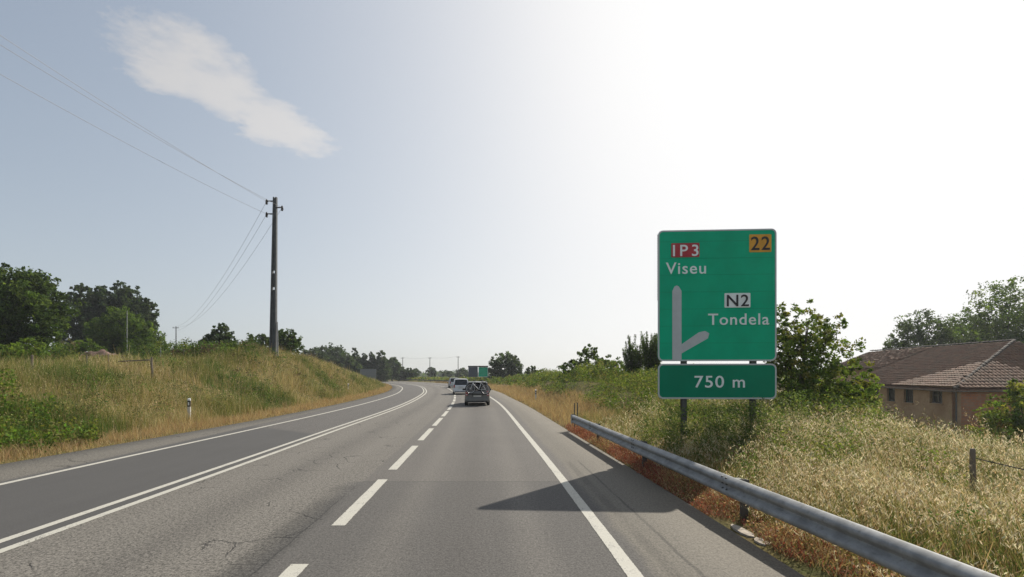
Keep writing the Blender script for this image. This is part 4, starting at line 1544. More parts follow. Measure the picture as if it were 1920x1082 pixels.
def brickwork():
    k = Nodes('bare_brickwork')
    tcn = k.new('ShaderNodeTexCoord')
    mp = k.new('ShaderNodeMapping')
    mp.inputs['Rotation'].default_value = (R(90), 0, 0)
    k.l.new(tcn.outputs['Object'], mp.inputs['Vector'])
    br = k.new('ShaderNodeTexBrick')
    br.inputs['Scale'].default_value = 1.0
    br.inputs['Brick Width'].default_value = 0.30
    br.inputs['Row Height'].default_value = 0.20
    br.inputs['Mortar Size'].default_value = 0.012
    br.inputs['Color1'].default_value = (0.42, 0.18, 0.09, 1)
    br.inputs['Color2'].default_value = (0.34, 0.14, 0.075, 1)
    br.inputs['Mortar'].default_value = (0.24, 0.18, 0.13, 1)
    k.l.new(mp.outputs[0], br.inputs['Vector'])
    n = k.noise(k.pos(), 1.1, 7, 0.65).outputs[0]
    c = k.mix(k.math('MULTIPLY', k.ramp(n, 0.45, 0.7), 0.7), br.outputs['Color'], (0.33, 0.24, 0.16))
    k.put(k.b.inputs['Base Color'], c)
    k.b.inputs['Roughness'].default_value = 0.92
    k.bump(br.outputs['Fac'], -0.01, 0.6)
    return k.m


def tile_material():
    k = Nodes('clay_tile')
    oi = k.new('ShaderNodeObjectInfo')
    p = k.pos()
    n1 = k.noise(p, 1.4, 6, 0.65).outputs[0]
    n2 = k.noise(p, 9.0, 6, 0.7).outputs[0]
    vor = k.new('ShaderNodeTexVoronoi', feature='F1')
    vor.inputs['Scale'].default_value = 3.3
    k.l.new(p, vor.inputs['Vector'])
    vs = k.new('ShaderNodeSeparateColor')
    k.l.new(vor.outputs['Color'], vs.inputs[0])
    c = k.mix(vs.outputs[0], (0.155, 0.080, 0.048), (0.230, 0.132, 0.080))
    c = k.mix(k.math('MULTIPLY', k.ramp(n1, 0.42, 0.68), 0.65), c, (0.135, 0.102, 0.066))
    c = k.mix(k.math('MULTIPLY', k.ramp(n2, 0.54, 0.72), 0.65), c, (0.075, 0.073, 0.052))
    k.put(k.b.inputs['Base Color'], c)
    k.b.inputs['Roughness'].default_value = 0.85
    k.bump(n2, 0.01, 0.4)
    return k.m


M['plaster'] = plaster()
M['brick'] = brickwork()
M['tile'] = tile_material()
M['dark_tile'] = flat('lichen_dark_tile', (0.075, 0.062, 0.050), 0.9, 0, 0.4, 7.0)
M['old_wood'] = flat('weathered_wood', (0.16, 0.13, 0.10), 0.85, 0, 0.3, 6.0)
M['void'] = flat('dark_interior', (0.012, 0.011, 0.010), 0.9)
M['shutter'] = flat('green_shutter_paint', (0.035, 0.065, 0.045), 0.7, 0, 0.3, 5.0)


def glass_mat(name, col, alpha_mix=0.75, rough=0.08):
    k = Nodes(name)
    k.b.inputs['Base Color'].default_value = (*col, 1)
    k.b.inputs['Roughness'].default_value = rough
    k.b.inputs['Specular IOR Level'].default_value = 0.6
    tr = k.new('ShaderNodeBsdfTransparent')
    mx = k.new('ShaderNodeMixShader')
    mx.inputs[0].default_value = alpha_mix
    k.l.new(tr.outputs[0], mx.inputs[1])
    k.l.new(k.b.outputs[0], mx.inputs[2])
    k.l.new(mx.outputs[0], k.out.inputs['Surface'])
    return k.m


M['window_glass'] = glass_mat('dusty_glass', (0.03, 0.035, 0.04), 0.7, 0.25)


def wall_boxes(mb, length, z0, z1, openings, y0, y1):
    """wall along local x with rectangular holes (x0,x1,za,zb)"""
    xs = sorted({0.0, length, *[o[0] for o in openings], *[o[1] for o in openings]})
    for a, b in zip(xs, xs[1:]):
        m = (a + b) / 2
        hole = [o for o in openings if o[0] < m < o[1]]
        segs = [(z0, z1)] if not hole else [(z0, hole[0][2]), (hole[0][3], z1)]
        for za, zb in segs:
            if zb - za > 1e-3:
                mb.box(((a + b) / 2, (y0 + y1) / 2, (za + zb) / 2), (b - a, y1 - y0, zb - za))


def tile_mesh(w, l):
    """one clay tile: shallow barrel, lower end at -y lifted a little, thickness at the lower end"""
    mb = MB()
    n = 4
    top, bot = [], []
    for i in range(n + 1):
        a = math.pi * i / n
        x = -w / 2 + w * i / n
        z = math.sin(a) * 0.045
        top.append((x, z))
    vs = [(x, -l / 2, z + 0.055) for x, z in top] + [(x, l / 2 + 0.05, z + 0.012) for x, z in top] + [(x, -l / 2, z + 0.055 - 0.022) for x, z in top]
    m = n + 1
    fs = [(i, i + 1, m + i + 1, m + i) for i in range(n)] + [(2 * m + i, 2 * m + i + 1, i + 1, i) for i in range(n)]
    mb.add(vs, fs)
    return mb.mesh('roof_tile')


def farmhouse():
    C0 = Vector((29.6, 32.0, 0))
    d1 = Vector((0.10, 0.995, 0)).normalized()       # along the windowed wall, away from the camera
    d2 = Vector((0.995, -0.10, 0)).normalized()      # along the end wall, to the right
    zb, ze, zr = -1.75, 1.42, 4.62
    root = empty('farmhouse', (C0.x, C0.y, zb))
    tag(root, 'old long farmhouse with reddish clay tile roof behind the tall grass', 'house')
    O = C0 - Vector((C0.x, C0.y, zb))                # local origin shift: local = world - root
    LOC = lambda p: Vector(p) - Vector((C0.x, C0.y, zb))
    L1, W2 = 12.0, 15.3
    hr = 4.8                                         # hip run along d1

    def framed(name, mb, mat, parent, org, ex):
        """place local (x along ex, y inward, z) geometry"""
        ey = Vector((-ex.y, ex.x, 0))
        vs = []
        for v in mb.v:
            vs.append(tuple(LOC(org + ex * v[0] + ey * v[1] + Vector((0, 0, v[2])))))
        mb.v = vs
        return mb.build(name, mat, parent)

    # windowed wall: local x runs from the far end to the near corner so that inward is +y on its left
    org1 = C0 + d1 * L1
    ex1 = -d1
    # inward for ex1 = -d1 : ey = (-ex.y, ex.x) = (d1.y, -d1.x) -> +x side, into the house
    wins = [(1.73, 1.15, 0.10, 1.22), (4.41, 1.0, 0.0, 1.18), (6.35, 0.95, 0.0, 1.18), (8.3, 0.95, 0.0, 1.18), (10.6, 0.95, 0.0, 1.18)]
    ops = [(L1 - m - w / 2, L1 - m + w / 2, a, b) for m, w, a, b in wins]
    mb = MB()
    wall_boxes(mb, L1, zb, ze, ops, 0.0, 0.32)
    wall1 = framed('wall', mb, M['plaster'], root, org1, ex1)
    wall1['label'] = 'stained ochre plaster wall with windows'
    for i, (a, b, za, zc) in enumerate(ops):
        mb = MB()
        for c, s in ((((a + b) / 2, 0.19, zc - 0.03), (b - a, 0.05, 0.06)), (((a + b) / 2, 0.19, za + 0.03), (b - a, 0.05, 0.06)),
                     ((a + 0.03, 0.19, (za + zc) / 2), (0.06, 0.05, zc - za - 0.12)), ((b - 0.03, 0.19, (za + zc) / 2), (0.06, 0.05, zc - za - 0.12))):
            mb.box(c, s)
        if i == 0:
            mb.box(((a + b) / 2, 0.19, (za + zc) / 2), (0.05, 0.045, zc - za - 0.12))
            mb.box(((a + b) / 2 - (b - a) / 4, 0.19, (za + zc) / 2), ((b - a) / 2 - 0.1, 0.035, 0.035))
            mb.box(((a + b) / 2 + (b - a) / 4, 0.19, (za + zc) / 2), ((b - a) / 2 - 0.1, 0.035, 0.035))
        fr = framed('window', mb, M['old_wood'] if i == 0 else M['shutter'], root, org1, ex1)
        mb = MB()
        mb.box(((a + b) / 2, 0.215, (za + zc) / 2), (b - a - 0.1, 0.01, zc - za - 0.1))
        framed('pane', mb, M['window_glass'], fr, org1, ex1)
        mb = MB()
        mb.box(((a + b) / 2, -0.02, za - 0.04), (b - a + 0.16, 0.16, 0.07))
        framed('sill', mb, M['plaster'], fr, org1, ex1)
    # dark room behind the open window: back wall and floor
    mb = MB()
    wall_boxes(mb, W2, zb, ze, [], 0.0, 0.32)
    wall2 = framed('wall', mb, M['brick'], root, C0 + d1 * 0.003, d2)
    wall2['label'] = 'bare red brick end wall'
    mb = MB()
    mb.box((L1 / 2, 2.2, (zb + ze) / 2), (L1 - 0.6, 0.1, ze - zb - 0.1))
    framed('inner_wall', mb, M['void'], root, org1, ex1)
    # downpipe at the corner
    mb = MB()
    c = LOC(C0 - d1 * 0.06 - d2 * 0.03)
    mb.tube([(c.x, c.y, 0.0), (c.x, c.y, ze - zb - 0.1)], 0.05, 8)
    mb.build('downpipe', M['post_steel'], root, smooth=50)
    # rear block walls (set back from the windowed wall)
    org3 = C0 + d1 * (L1 + 9.0) + d2 * 3.35
    mb = MB()
    wall_boxes(mb, 9.0, zb, 2.75, [], 0.0, 0.3)
    framed('wall', mb, M['plaster'], root, org3, ex1)
    # far verge wall (gable infill) of the main block
    v0, v1, v2 = LOC(C0 + d1 * L1 + Vector((0, 0, ze))), LOC(C0 + d1 * L1 + d2 * W2 + Vector((0, 0, ze))), LOC(C0 + d1 * L1 + d2 * (W2 / 2) + Vector((0, 0, zr - 0.08)))
    mb = MB()
    mb.add([v0, v1, v2, v0 + d1 * .25, v1 + d1 * .25, v2 + d1 * .25], [(0, 1, 2), (3, 5, 4), (0, 3, 4, 1), (1, 4, 5, 2), (2, 5, 3, 0)])
    mb.build('gable', M['plaster'], root)
    mb = MB()
    wall_boxes(mb, W2, zb, ze, [], 0.0, 0.3)
    framed('wall', mb, M['plaster'], root, C0 + d1 * (L1 - 0.3), d2)

    # ---- roof: planes as (origin on the eave, along-eave, up-slope) with tiles laid in courses
    ov = 0.35
    ridge_in = W2 / 2
    slope1 = (d2 * ridge_in + Vector((0, 0, zr - ze)))
    slope2 = (d1 * hr + Vector((0, 0, zr - ze)))
    apex = C0 + d2 * ridge_in + d1 * hr + Vector((0, 0, zr - 0))
    roof_mb = MB()
    e0 = C0 + Vector((0, 0, ze))
    s1u, s2u = slope1.normalized(), slope2.normalized()
    n1 = s1u.cross(-d1).normalized()
    n1 = n1 if n1.z > 0 else -n1
    n2 = d2.cross(s2u).normalized()
    n2 = n2 if n2.z > 0 else -n2
    apx = Vector((apex.x, apex.y, zr))
    A = e0 - s1u * ov * 0.0
    far_e = e0 + d1 * (L1 + 0.3)
    far_r = apx + d1 * (L1 + 0.3 - hr)
    rr = e0 + d2 * W2
    back_e = far_e + d2 * W2
    th = Vector((0, 0, -0.10))
    corner = e0 - s1u * ov - s2u * ov
    pts = [corner, far_e - s1u * ov, far_r, apx, rr + d2 * ov - s2u * ov, back_e + d2 * ov + Vector((0, 0, -0.14))]
    top = [LOC(p) for p in pts]
    bot = [p + th for p in top]
    roof_mb.add(top + bot, [(0, 3, 2, 1), (0, 4, 3), (4, 5, 2, 3), (6, 7, 8, 9), (6, 9, 10), (10, 9, 8, 11), (0, 1, 7, 6), (4, 0, 6, 10), (1, 2, 8, 7)])
    roof = roof_mb.build('roof', M['tile'], root)
    # rear block roof
    eb0 = C0 + d1 * (L1 + 0.32) + d2 * 3.0 + Vector((0, 0, 2.68))
    eb1 = eb0 + d1 * 9.2
    rb0 = C0 + d1 * (L1 + 0.32) + d2 * ridge_in + Vector((0, 0, zr + 0.02))
    rb1 = rb0 + d1 * 9.2
    hb0 = rb0 + d2 * 4.6 + Vector((0, 0, -1.94))
    hb1 = hb0 + d1 * 9.2
    mb = MB()
    q = [LOC(p) for p in (eb0, eb1, rb1, rb0, hb0, hb1)]
    mb.add(q + [p + th for p in q], [(0, 3, 2, 1), (3, 4, 5, 2), (6, 7, 8, 9), (9, 8, 11, 10), (0, 1, 7, 6), (1, 2, 8, 7), (0, 6, 9, 3), (2, 5, 11, 8)])
    roof2 = mb.build('roof', M['tile'], root)
    roof2['label'] = 'lower tiled roof of the rear block'

    tw, tl = 0.25, 0.37
    tm = tile_mesh(tw, tl + 0.04)
    tm.materials.append(M['tile'])
    tco = np.array([v.co[:] for v in tm.vertices])
    tfa = [tuple(p.vertices) for p in tm.polygons]
    placed = []                                       # (dist, matrix, roof)

    def lay(org, along, up, nrm, course_span, ncourse, rf, jitter=0.012):
        for c in range(ncourse):
            a0, a1 = course_span(c)
            m = int((a1 - a0) / tw)
            for i in range(m):
                p = org + along * (a0 + (i + 0.5) * tw) + up * ((c + 0.5) * tl) + nrm * (0.004 + random.uniform(0, jitter * 2))
                rot = Matrix((along, up, nrm)).transposed() @ Matrix.Rotation(random.gauss(0, 0.035), 3, 'Z') @ Matrix.Rotation(random.gauss(0, 0.015), 3, 'X')
                mt = Matrix.Translation(LOC(p)) @ rot.to_4x4()
                placed.append(((p - Vector((0, 0, 2.1))).length, mt, rf))

    # windowed side
    SL1 = slope1.length
    nc1 = int((SL1 + ov) / tl)
    org = far_e - s1u * ov
    total = L1 + 0.3

    def span1(c):
        up_d = max(0, (c + 0.5) * tl - ov) / SL1
        return 0.02, total - hr * up_d - 0.05 + (ov if (c + .5) * tl < ov else 0)

    lay(org, -d1, s1u, n1, span1, nc1, roof)
    SL2 = slope2.length
    nc2 = int((SL2 + ov) / tl)

    def span2(c):
        up_d = max(0, (c + 0.5) * tl - ov) / SL2
        return ridge_in * up_d + 0.05, W2 - ridge_in * up_d

    lay(e0 - s2u * ov, d2, s2u, n2, span2, nc2, roof)
    sb = (rb0 - eb0)
    sbu = sb.normalized()
    nb = sbu.cross(-d1).normalized()
    nb = nb if nb.z > 0 else -nb
    lay(eb1, -d1, sbu, nb, lambda c: (0.02, 9.15), int(sb.length / tl), roof2, 0.03)
    placed.sort(key=lambda q: q[0])
    # the 300 nearest tiles of the main roof are pieces of their own
    near = [q for q in placed if q[2] is roof and q[0] < 999][:300]
    ids = {id(q) for q in near}
    for _, mt, rf in near:
        o = bpy.data.objects.new('roof_tile', tm)
        COL.objects.link(o)
        o.parent = rf
        o.matrix_local = mt
    for rf in (roof, roof2):
        rest = [q for q in placed if id(q) not in ids and q[2] is rf]
        T = np.array([np.array(q[1]) for q in rest])
        V = np.einsum('nij,kj->nki', T[:, :3, :3], tco) + T[:, None, :3, 3]
        F = (np.array(tfa)[None] + (np.arange(len(rest)) * len(tco))[:, None, None]).reshape(-1, 4)
        o = link('far_roof_tile', np_mesh('far_roof_tile', V.reshape(-1, 3), F), M['tile'], rf)
        o['kind'] = 'stuff'

    # hip and ridge caps
    def caps(a, b, rf):
        d = (b - a)
        n = int(d.length / 0.4)
        u = d.normalized()
        side = u.cross(Vector((0, 0, 1))).normalized()
        up = side.cross(u)
        mb = MB()
        m = 5
        prof = [(math.cos(math.pi * i / m) * 0.13, math.sin(math.pi * i / m) * 0.12 - 0.015) for i in range(m + 1)]
        prof2 = [(math.cos(math.pi * i / m) * 0.105, math.sin(math.pi * i / m) * 0.10 - 0.02) for i in range(m + 1)]
        vs = [(x, 0, z) for x, z in prof] + [(x, 0.46, z) for x, z in prof2]
        mb.add(vs, [(i, i + 1, m + 2 + i, m + 1 + i) for i in range(m)] + [tuple(range(m + 1))])
        me = mb.mesh('ridge_tile')
        me.materials.append(M['dark_tile'])
        for i in range(n):
            p = a + u * (i * d.length / n) + up * random.uniform(0.03, 0.06)
            rot = Matrix((side, u, up)).transposed() @ Matrix.Rotation(random.gauss(0, 0.05), 3, 'Z')
            o = bpy.data.objects.new('ridge_tile', me)
            COL.objects.link(o)
            o.parent = rf
            o.matrix_local = Matrix.Translation(LOC(p)) @ rot.to_4x4()

    caps(corner + Vector((0, 0, 0.06)), apx + Vector((0, 0, 0.06)), roof)
    caps(apx + Vector((0, 0, 0.05)), far_r + Vector((0, 0, 0.05)), roof)
    caps(rb0 + Vector((0, 0, 0.05)), rb1 + Vector((0, 0, 0.05)), roof2)
    # eave board along both visible eaves
    mb = MB()
    p0, p1, p2 = LOC(corner + Vector((0, 0, -0.10))), LOC(far_e - s1u * ov + Vector((0, 0, -0.10))), LOC(rr + d2 * ov - s2u * ov + Vector((0, 0, -0.10)))
    for a_, b_ in ((p0, p1), (p0, p2)):
        mb.tube([a_, b_], 0.05, 6)
    mb.build('gutter', M['old_wood'], roof)
    return root


farmhouse()

# ================================================================== utility poles and cables
M['concrete'] = flat('pole_concrete', (0.080, 0.085, 0.088), 0.85, 0, 0.2, 3.0)
M['insulator'] = flat('brown_insulator', (0.03, 0.022, 0.018), 0.35)
M['cable'] = flat('aluminium_cable', (0.20, 0.20, 0.21), 0.5, 0.3)
PD = 40.0
px_, pz_ = at(512, 655, PD)
pole_top = at(516, 370, PD)[1]


def big_pole():
    gz = float(ground_z(px_, PD))
    H = pole_top - gz
    root = empty('utility_pole', (px_, PD, gz - 0.3))
    tag(root, 'tall dark concrete utility pole standing on top of the grassy bank', 'utility pole')
    H += 0.3
    lean = (516 - 512) / 900 * PD
    mb = MB()
    w0, w1 = 0.265, 0.15
    n = 14
    # two legs joined by webs with slots between: pierced concrete pole
    def xz(t):
        return lean * t
    for s in (-1, 1):
        vs, fs = [], []
        for i in range(n + 1):
            t = i / n
            w = w0 + (w1 - w0) * t
            c = xz(t) + s * (w - 0.05)
            for dx in (-0.052, 0.052):
                for dy in (-(0.16 - 0.06 * t), 0.16 - 0.06 * t):
                    vs.append((c + dx, dy, H * t))
        for i in range(n):
            a = i * 4
            for q, r in ((0, 1), (1, 3), (3, 2), (2, 0)):
                fs.append((a + q, a + r, a + 4 + r, a + 4 + q))
        fs += [(0, 1, 3, 2), (n * 4, n * 4 + 2, n * 4 + 3, n * 4 + 1)]
        mb.add(vs, fs)
    shaft = mb.build('shaft', M['concrete'], root)
    mb = MB()
    z = 0.0
    holes = [0.0]
    cuts = [0.0]
    for py in (541, 510):
        th = (at(0, py, PD)[1] - gz + 0.3) / H
        cuts += [th - 0.008, th + 0.008]
    cuts.append(0.995)
    for t0, t1 in zip(cuts[::2], cuts[1::2]):
        k = 5
        for q in range(k):
            ta, tb = t0 + (t1 - t0) * q / k, t0 + (t1 - t0) * (q + 1) / k
            wa, wb = (w0 + (w1 - w0) * ta) - 0.105, (w0 + (w1 - w0) * tb) - 0.105
            vs = [(xz(tt) + sx * ww, dy, H * tt) for tt, ww in ((ta, wa), (tb, wb)) for sx in (-1, 1) for dy in (-0.035, 0.035)]
            mb.add(vs, [(0, 2, 6, 4), (1, 5, 7, 3), (0, 4, 5, 1), (2, 3, 7, 6), (0, 1, 3, 2), (4, 6, 7, 5)])
    mb.build('web', M['concrete'], shaft)
    out = []
    for side, py, pxe in ((-1, 377, 500), (1, 389, 529), (-1, 401, 500)):
        zz = at(0, py, PD)[1] - gz + 0.3
        xe = (pxe - 960) / 900 * PD - px_
        t = zz / H
        x0 = xz(t) + side * 0.1
        mb = MB()
        mb.box(((x0 + xe) / 2, 0, zz), (abs(xe - x0), 0.07, 0.075))
        mb.box(((x0 * 0.7 + xe * 0.3), 0, zz - 0.03), (0.3, 0.05, 0.06))
        arm = mb.build('crossarm', M['insulator'], root)
        mb = MB()
        mb.lathe([(0.02, -0.30), (0.10, -0.26), (0.05, -0.2), (0.12, -0.16), (0.05, -0.1), (0.12, -0.06), (0.05, 0.0), (0.09, 0.05), (0.05, 0.12), (0.02, 0.16)], 10, 'z', (xe, 0, zz))
        mb.build('insulator', M['insulator'], arm, smooth=40)
        out.append(Vector((px_ + xe, PD, gz - 0.3 + zz - 0.02)))
    # stay tube fixed to the right side of the foot
    mb = MB()
    mb.tube([(0.42, -0.02, 0.0), (0.36, -0.02, 3.1)], 0.05, 8)
    mb.build('conduit', M['galv'], root, smooth=50)
    return out


ins = big_pole()


def cable(a, b, sag, r, label, group):
    pts = []
    for i in range(33):
        t = i / 32
        p = Vector(a).lerp(Vector(b), t)
        p.z -= sag * 4 * t * (1 - t)
        pts.append(p)
    mb = MB()
    mb.tube(pts, r, 5)
    o = mb.build('power_cable', M['cable'], None, smooth=60)
    tag(o, label, 'cable', group)
    return o


def small_pole(px, pyt, pyb, d, label, mat, arm=True, w=0.11, foot=None, name='utility_pole'):
    x, zt = at(px, pyt, d)
    gz = float(ground_z(x, d)) if foot is None else foot
    root = empty(name, (x, d, gz - 0.2))
    tag(root, label, 'utility pole' if name == 'utility_pole' else 'pole')
    mb = MB()
    h = zt - gz + 0.2
    mb.tube([(0, 0, 0), (0, 0, h * 0.5), (0.01, 0, h)], [w, w * 0.85, w * 0.65], 8)
    mb.build('shaft', mat, root, smooth=50)
    if arm:
        mb = MB()
        mb.box((0.0, -0.12, h - 0.35), (1.3, 0.09, 0.10))
        a = mb.build('crossarm', M['insulator'], root)
        mb = MB()
        for q in (-0.55, 0.55):
            mb.lathe([(0.02, 0), (0.07, 0.03), (0.04, 0.1), (0.06, 0.14), (0.02, 0.2)], 8, 'z', (q, -0.12, h - 0.30))
        mb.build('insulator', M['insulator'], a)
    return Vector((x, d - 0.12, gz - 0.2 + h - 0.12))


# next pole of the line, seen over the left hedge
far_ins = small_pole(330, 612, 648, 105, 'thin far utility pole rising over the hedge left of the mound', M['concrete'], True, 0.13)
for i, (p, q, sg) in enumerate(zip(ins, (Vector((-0.5, 0, 0.0)), Vector((0.5, 0, 0.0)), Vector((0.0, 0, -0.9))), (2.6, 2.6, 2.2))):
    cable(p, far_ins + q, sg, 0.011, ['upper cable descending behind the tall pole to the far pole', 'middle cable descending behind the tall pole to the far pole',
                                      'lower cable descending behind the tall pole to the far pole'][i], 'cables behind the tall pole')
# span towards and past the camera on the left; passes the left frame edge at the heights seen in the photograph
for (p, py0, lab) in ((ins[0], 66, 'uppermost cable crossing the sky at upper left'), (ins[1], 84, 'cable close below the uppermost one in the sky at upper left'),
                      (ins[2], 139, 'lowest cable crossing the sky at upper left')):
    d0 = 21.0
    x0, z0 = at(0, py0, d0)
    v = Vector((x0, d0, z0)) - p
    end = p + v * 2.2
    sag = 0.9
    t = 1 / 2.2
    end.z += sag * 4 * t * (1 - t) / t
    cable(p, end, sag, 0.0105, lab, 'cables from the tall pole to the upper left')
f1 = small_pole(755, 670, 697, 190, 'left of three far poles above the bend', M['post_steel'], True, 0.16)
f2 = small_pole(806, 670, 698, 185, 'middle of three far poles above the bend', M['post_steel'], True, 0.16)
f3 = small_pole(859, 668, 702, 180, 'right of three far poles above the bend', M['post_steel'], True, 0.16)
cable(f1 + Vector((0, 0, .1)), f2 + Vector((0, 0, .1)), 0.5, 0.02, 'far cable between the left and middle far poles', 'far cables')
cable(f2 + Vector((0, 0, .1)), f3 + Vector((0, 0, .1)), 0.5, 0.02, 'far cable between the middle and right far poles', 'far cables')
small_pole(238, 583, 668, 46, 'thin pale pole in front of the willow at left', M['galv'], False, 0.045, None, 'slim_pole')
small_pole(301, 648, 668, 44, 'short pale stake right of the left tree group', M['galv'], False, 0.05, None, 'slim_pole')

# ================================================================== fences, stakes, delineators
def post(name, x, y, h, w, label, group, mat, gz=None, cat='fence post', tilt=0.0):
    gz = float(ground_z(x, y)) if gz is None else gz
    mb = MB()
    n = 7
    vs = []
    prof = [(w * 0.5, -0.25), (w * 0.52, h * 0.3), (w * 0.47, h * 0.75), (w * 0.45, h * 0.97), (w * 0.36, h)]
    mb.lathe(prof, n, 'z')
    mb.v = [(v[0] + 0.15 * w * math.sin(v[2] * 5 + x) + tilt * v[2], v[1] * 0.9 + 0.1 * w * math.cos(v[2] * 4), v[2]) for v in mb.v]
    o = mb.build(name, mat)
    o.location = (x, y, gz)
    return tag(o, label, cat, group)


FX, FY = 7.2, 7.5
post('fence_post', FX, FY, 0.95 - float(ground_z(FX, FY)), 0.085, 'weathered wooden fence post standing in the tall oats at right', None, M['old_wood'])
post('fence_post', 8.9, 3.2, 0.9, 0.09, 'weathered fence post outside the right frame edge', None, M['old_wood'])


def barbed(a, b, label):
    pts = []
    mb = MB()
    for i in range(25):
        t = i / 24
        p = Vector(a).lerp(Vector(b), t)
        p.z -= 0.10 * 4 * t * (1 - t)
        pts.append(p)
    mb.tube(pts, 0.009, 5)
    o = mb.build('barbed_wire', M['post_steel'])
    tag(o, label, 'wire')
    mb = MB()
    for p in pts[1::2]:
        for k in range(2):
            v = Vector((random.uniform(-1, 1), random.uniform(-1, 1), random.uniform(-1, 1))).normalized() * 0.035
            mb.tube([p - v, p + v], 0.004, 4)
    mb.build('barb', M['post_steel'], o)
    return o


barbed((FX + 0.02, FY - 0.04, 0.80), (8.88, 3.2, 0.55), 'rusty barbed wire running from the wooden post to the right')
# field fence along the left plateau
fl = [(285, 695, 24.5, 0.95, 'stout dark fence post near the left end of the field'), (60, 695, 22.0, 0.9, 'fence post at the far left of the field edge'),
      (203, 698, 25, 0.8, 'thin fence post between the two stout ones'), (163, 700, 26, 0.8, 'thin leaning fence post left of the earth heap')]
for px, py, d, h, lab in fl:
    x, z = at(px, py, d)
    post('fence_post', x, d, h + 0.12, 0.11 if h > 0.85 else 0.07, lab, 'fence posts along the left field', M['old_wood'])
xa, xb = at(222, 700, 24.7)[0], at(284, 700, 24.7)[0]
mb = MB()
za = float(ground_z(xb, 24.6))
mb.tube([(xa, 24.7, za + 0.78), ((xa + xb) / 2, 24.65, za + 0.82), (xb, 24.6, za + 0.86)], 0.035, 6)
tag(mb.build('fence_rail', M['old_wood']), 'short weathered wooden rail fixed to the stout fence post', 'fence rail')
for i, px in enumerate((345, 358, 366, 374, 383, 392, 400)):
    x, z = at(px, 690, 36)
    post('fence_stake', x, 36 + 0.4 * i, 1.05, 0.07, ['first', 'second', 'third', 'fourth', 'fifth', 'sixth', 'seventh'][i] + ' pale stake from the left, in the row at the left foot of the mound',
         'row of stakes left of the mound', M['old_wood'], None, 'stake')


def delineator(x, y, label, rz=0.0):
    gz = float(ground_z(x, y))
    root = empty('delineator_post', (x, y, gz), rz)
    tag(root, label, 'delineator')
    w, dp, h = 0.115, 0.09, 0.93
    prof = lambda s: [(-w / 2 * s, -dp / 2), (w / 2 * s, -dp / 2), (w / 2 * s, dp * 0.2), (w * 0.2 * s, dp / 2), (-w * 0.2 * s, dp / 2), (-w / 2 * s, dp * 0.2)]
    mb = MB()
    mb.prism(prof(1.0), -0.15, h - 0.34, 'z')
    mb.build('shaft', M['delin_white'], root, bevel=0.006)
    mb = MB()
    mb.prism(prof(1.012), h - 0.34, h - 0.08, 'z')
    bk = mb.build('black_band', M['sign_black'], root)
    mb = MB()
    mb.box((0, -dp / 2 - 0.006, h - 0.21), (0.05, 0.012, 0.13))
    mb.build('reflector', M['sign_white'], bk)
    mb = MB()
    p0 = prof(1.0)
    mb.add([(a, b, h - 0.08) for a, b in p0] + [(a, b, h - 0.02 + 0.05 * (b + dp / 2) / dp) for a, b in p0],
           [tuple(range(6)), tuple(range(11, 5, -1))] + [(i, (i + 1) % 6, (i + 1) % 6 + 6, i + 6) for i in range(6)])
    mb.build('cap', M['delin_white'], root)
    return root


M['delin_white'] = flat('white_plastic', (0.56, 0.56, 0.54), 0.55)
delineator(at(355, 760, 20.6)[0], 20.6, 'white delineator post with black band in the dry verge at left')
delineator(at(653, 739, 46)[0] - 0.0, 46.0, 'distant delineator post further along the left verge')
delineator(float(edge('PR', 37)) + 1.2, 37.0, 'distant delineator post in the brown verge right of the road')
# pair of dark marker stakes at the end of the guardrail
for dx, lab in ((0.0, 'left dark steel stake at the far end of the near guardrail'), (0.115, 'right dark steel stake at the far end of the near guardrail')):
    x = at(1077, 760, 18.2)[0] + dx
    mb = MB()
    mb.prism([(-0.018, -0.012), (0.018, -0.012), (0.018, 0.02), (0.010, 0.02), (0.010, -0.004), (-0.010, -0.004), (-0.010, 0.02), (-0.018, 0.02)], -0.3, 1.06, 'z')
    mb.box((0, -0.014, 0.93), (0.03, 0.004, 0.05))
    o = mb.build('marker_stake', M['post_steel'])
    o.location = (x, 18.2, float(ground_z(x, 18.2)))
    tag(o, lab, 'stake', 'stakes at the guardrail end')

# reddish earth heap by the left trees
def heap():
    x0, z0 = at(185, 676, 47)
    g = float(ground_z(x0, 47))
    n, m = 28, 12
    V = []
    for i in range(n):
        for j in range(m):
            u, v = i / (n - 1) * 2 - 1, j / (m - 1) * 2 - 1
            r = max(0, 1 - u * u) * max(0, 1 - v * v)
            V.append((x0 + u * 2.6, 47 + v * 1.3, g - 0.15 + 1.2 * r ** 0.7 * (1 + 0.25 * math.sin(u * 9) * math.cos(v * 7)) + 0.06 * math.sin(u * 31 + v * 17)))
    i, j = np.meshgrid(np.arange(n - 1), np.arange(m - 1), indexing='ij')
    a = (i * m + j).ravel()
    o = link('earth_heap', np_mesh('earth_heap', np.array(V), np.stack([a, a + m, a + m + 1, a + 1], 1), smooth=True), flat('red_earth', (0.16, 0.10, 0.08), 0.95, 0, 0.35, 1.8))
    tag(o, 'heap of reddish earth in front of the left trees', 'earth heap')


heap()

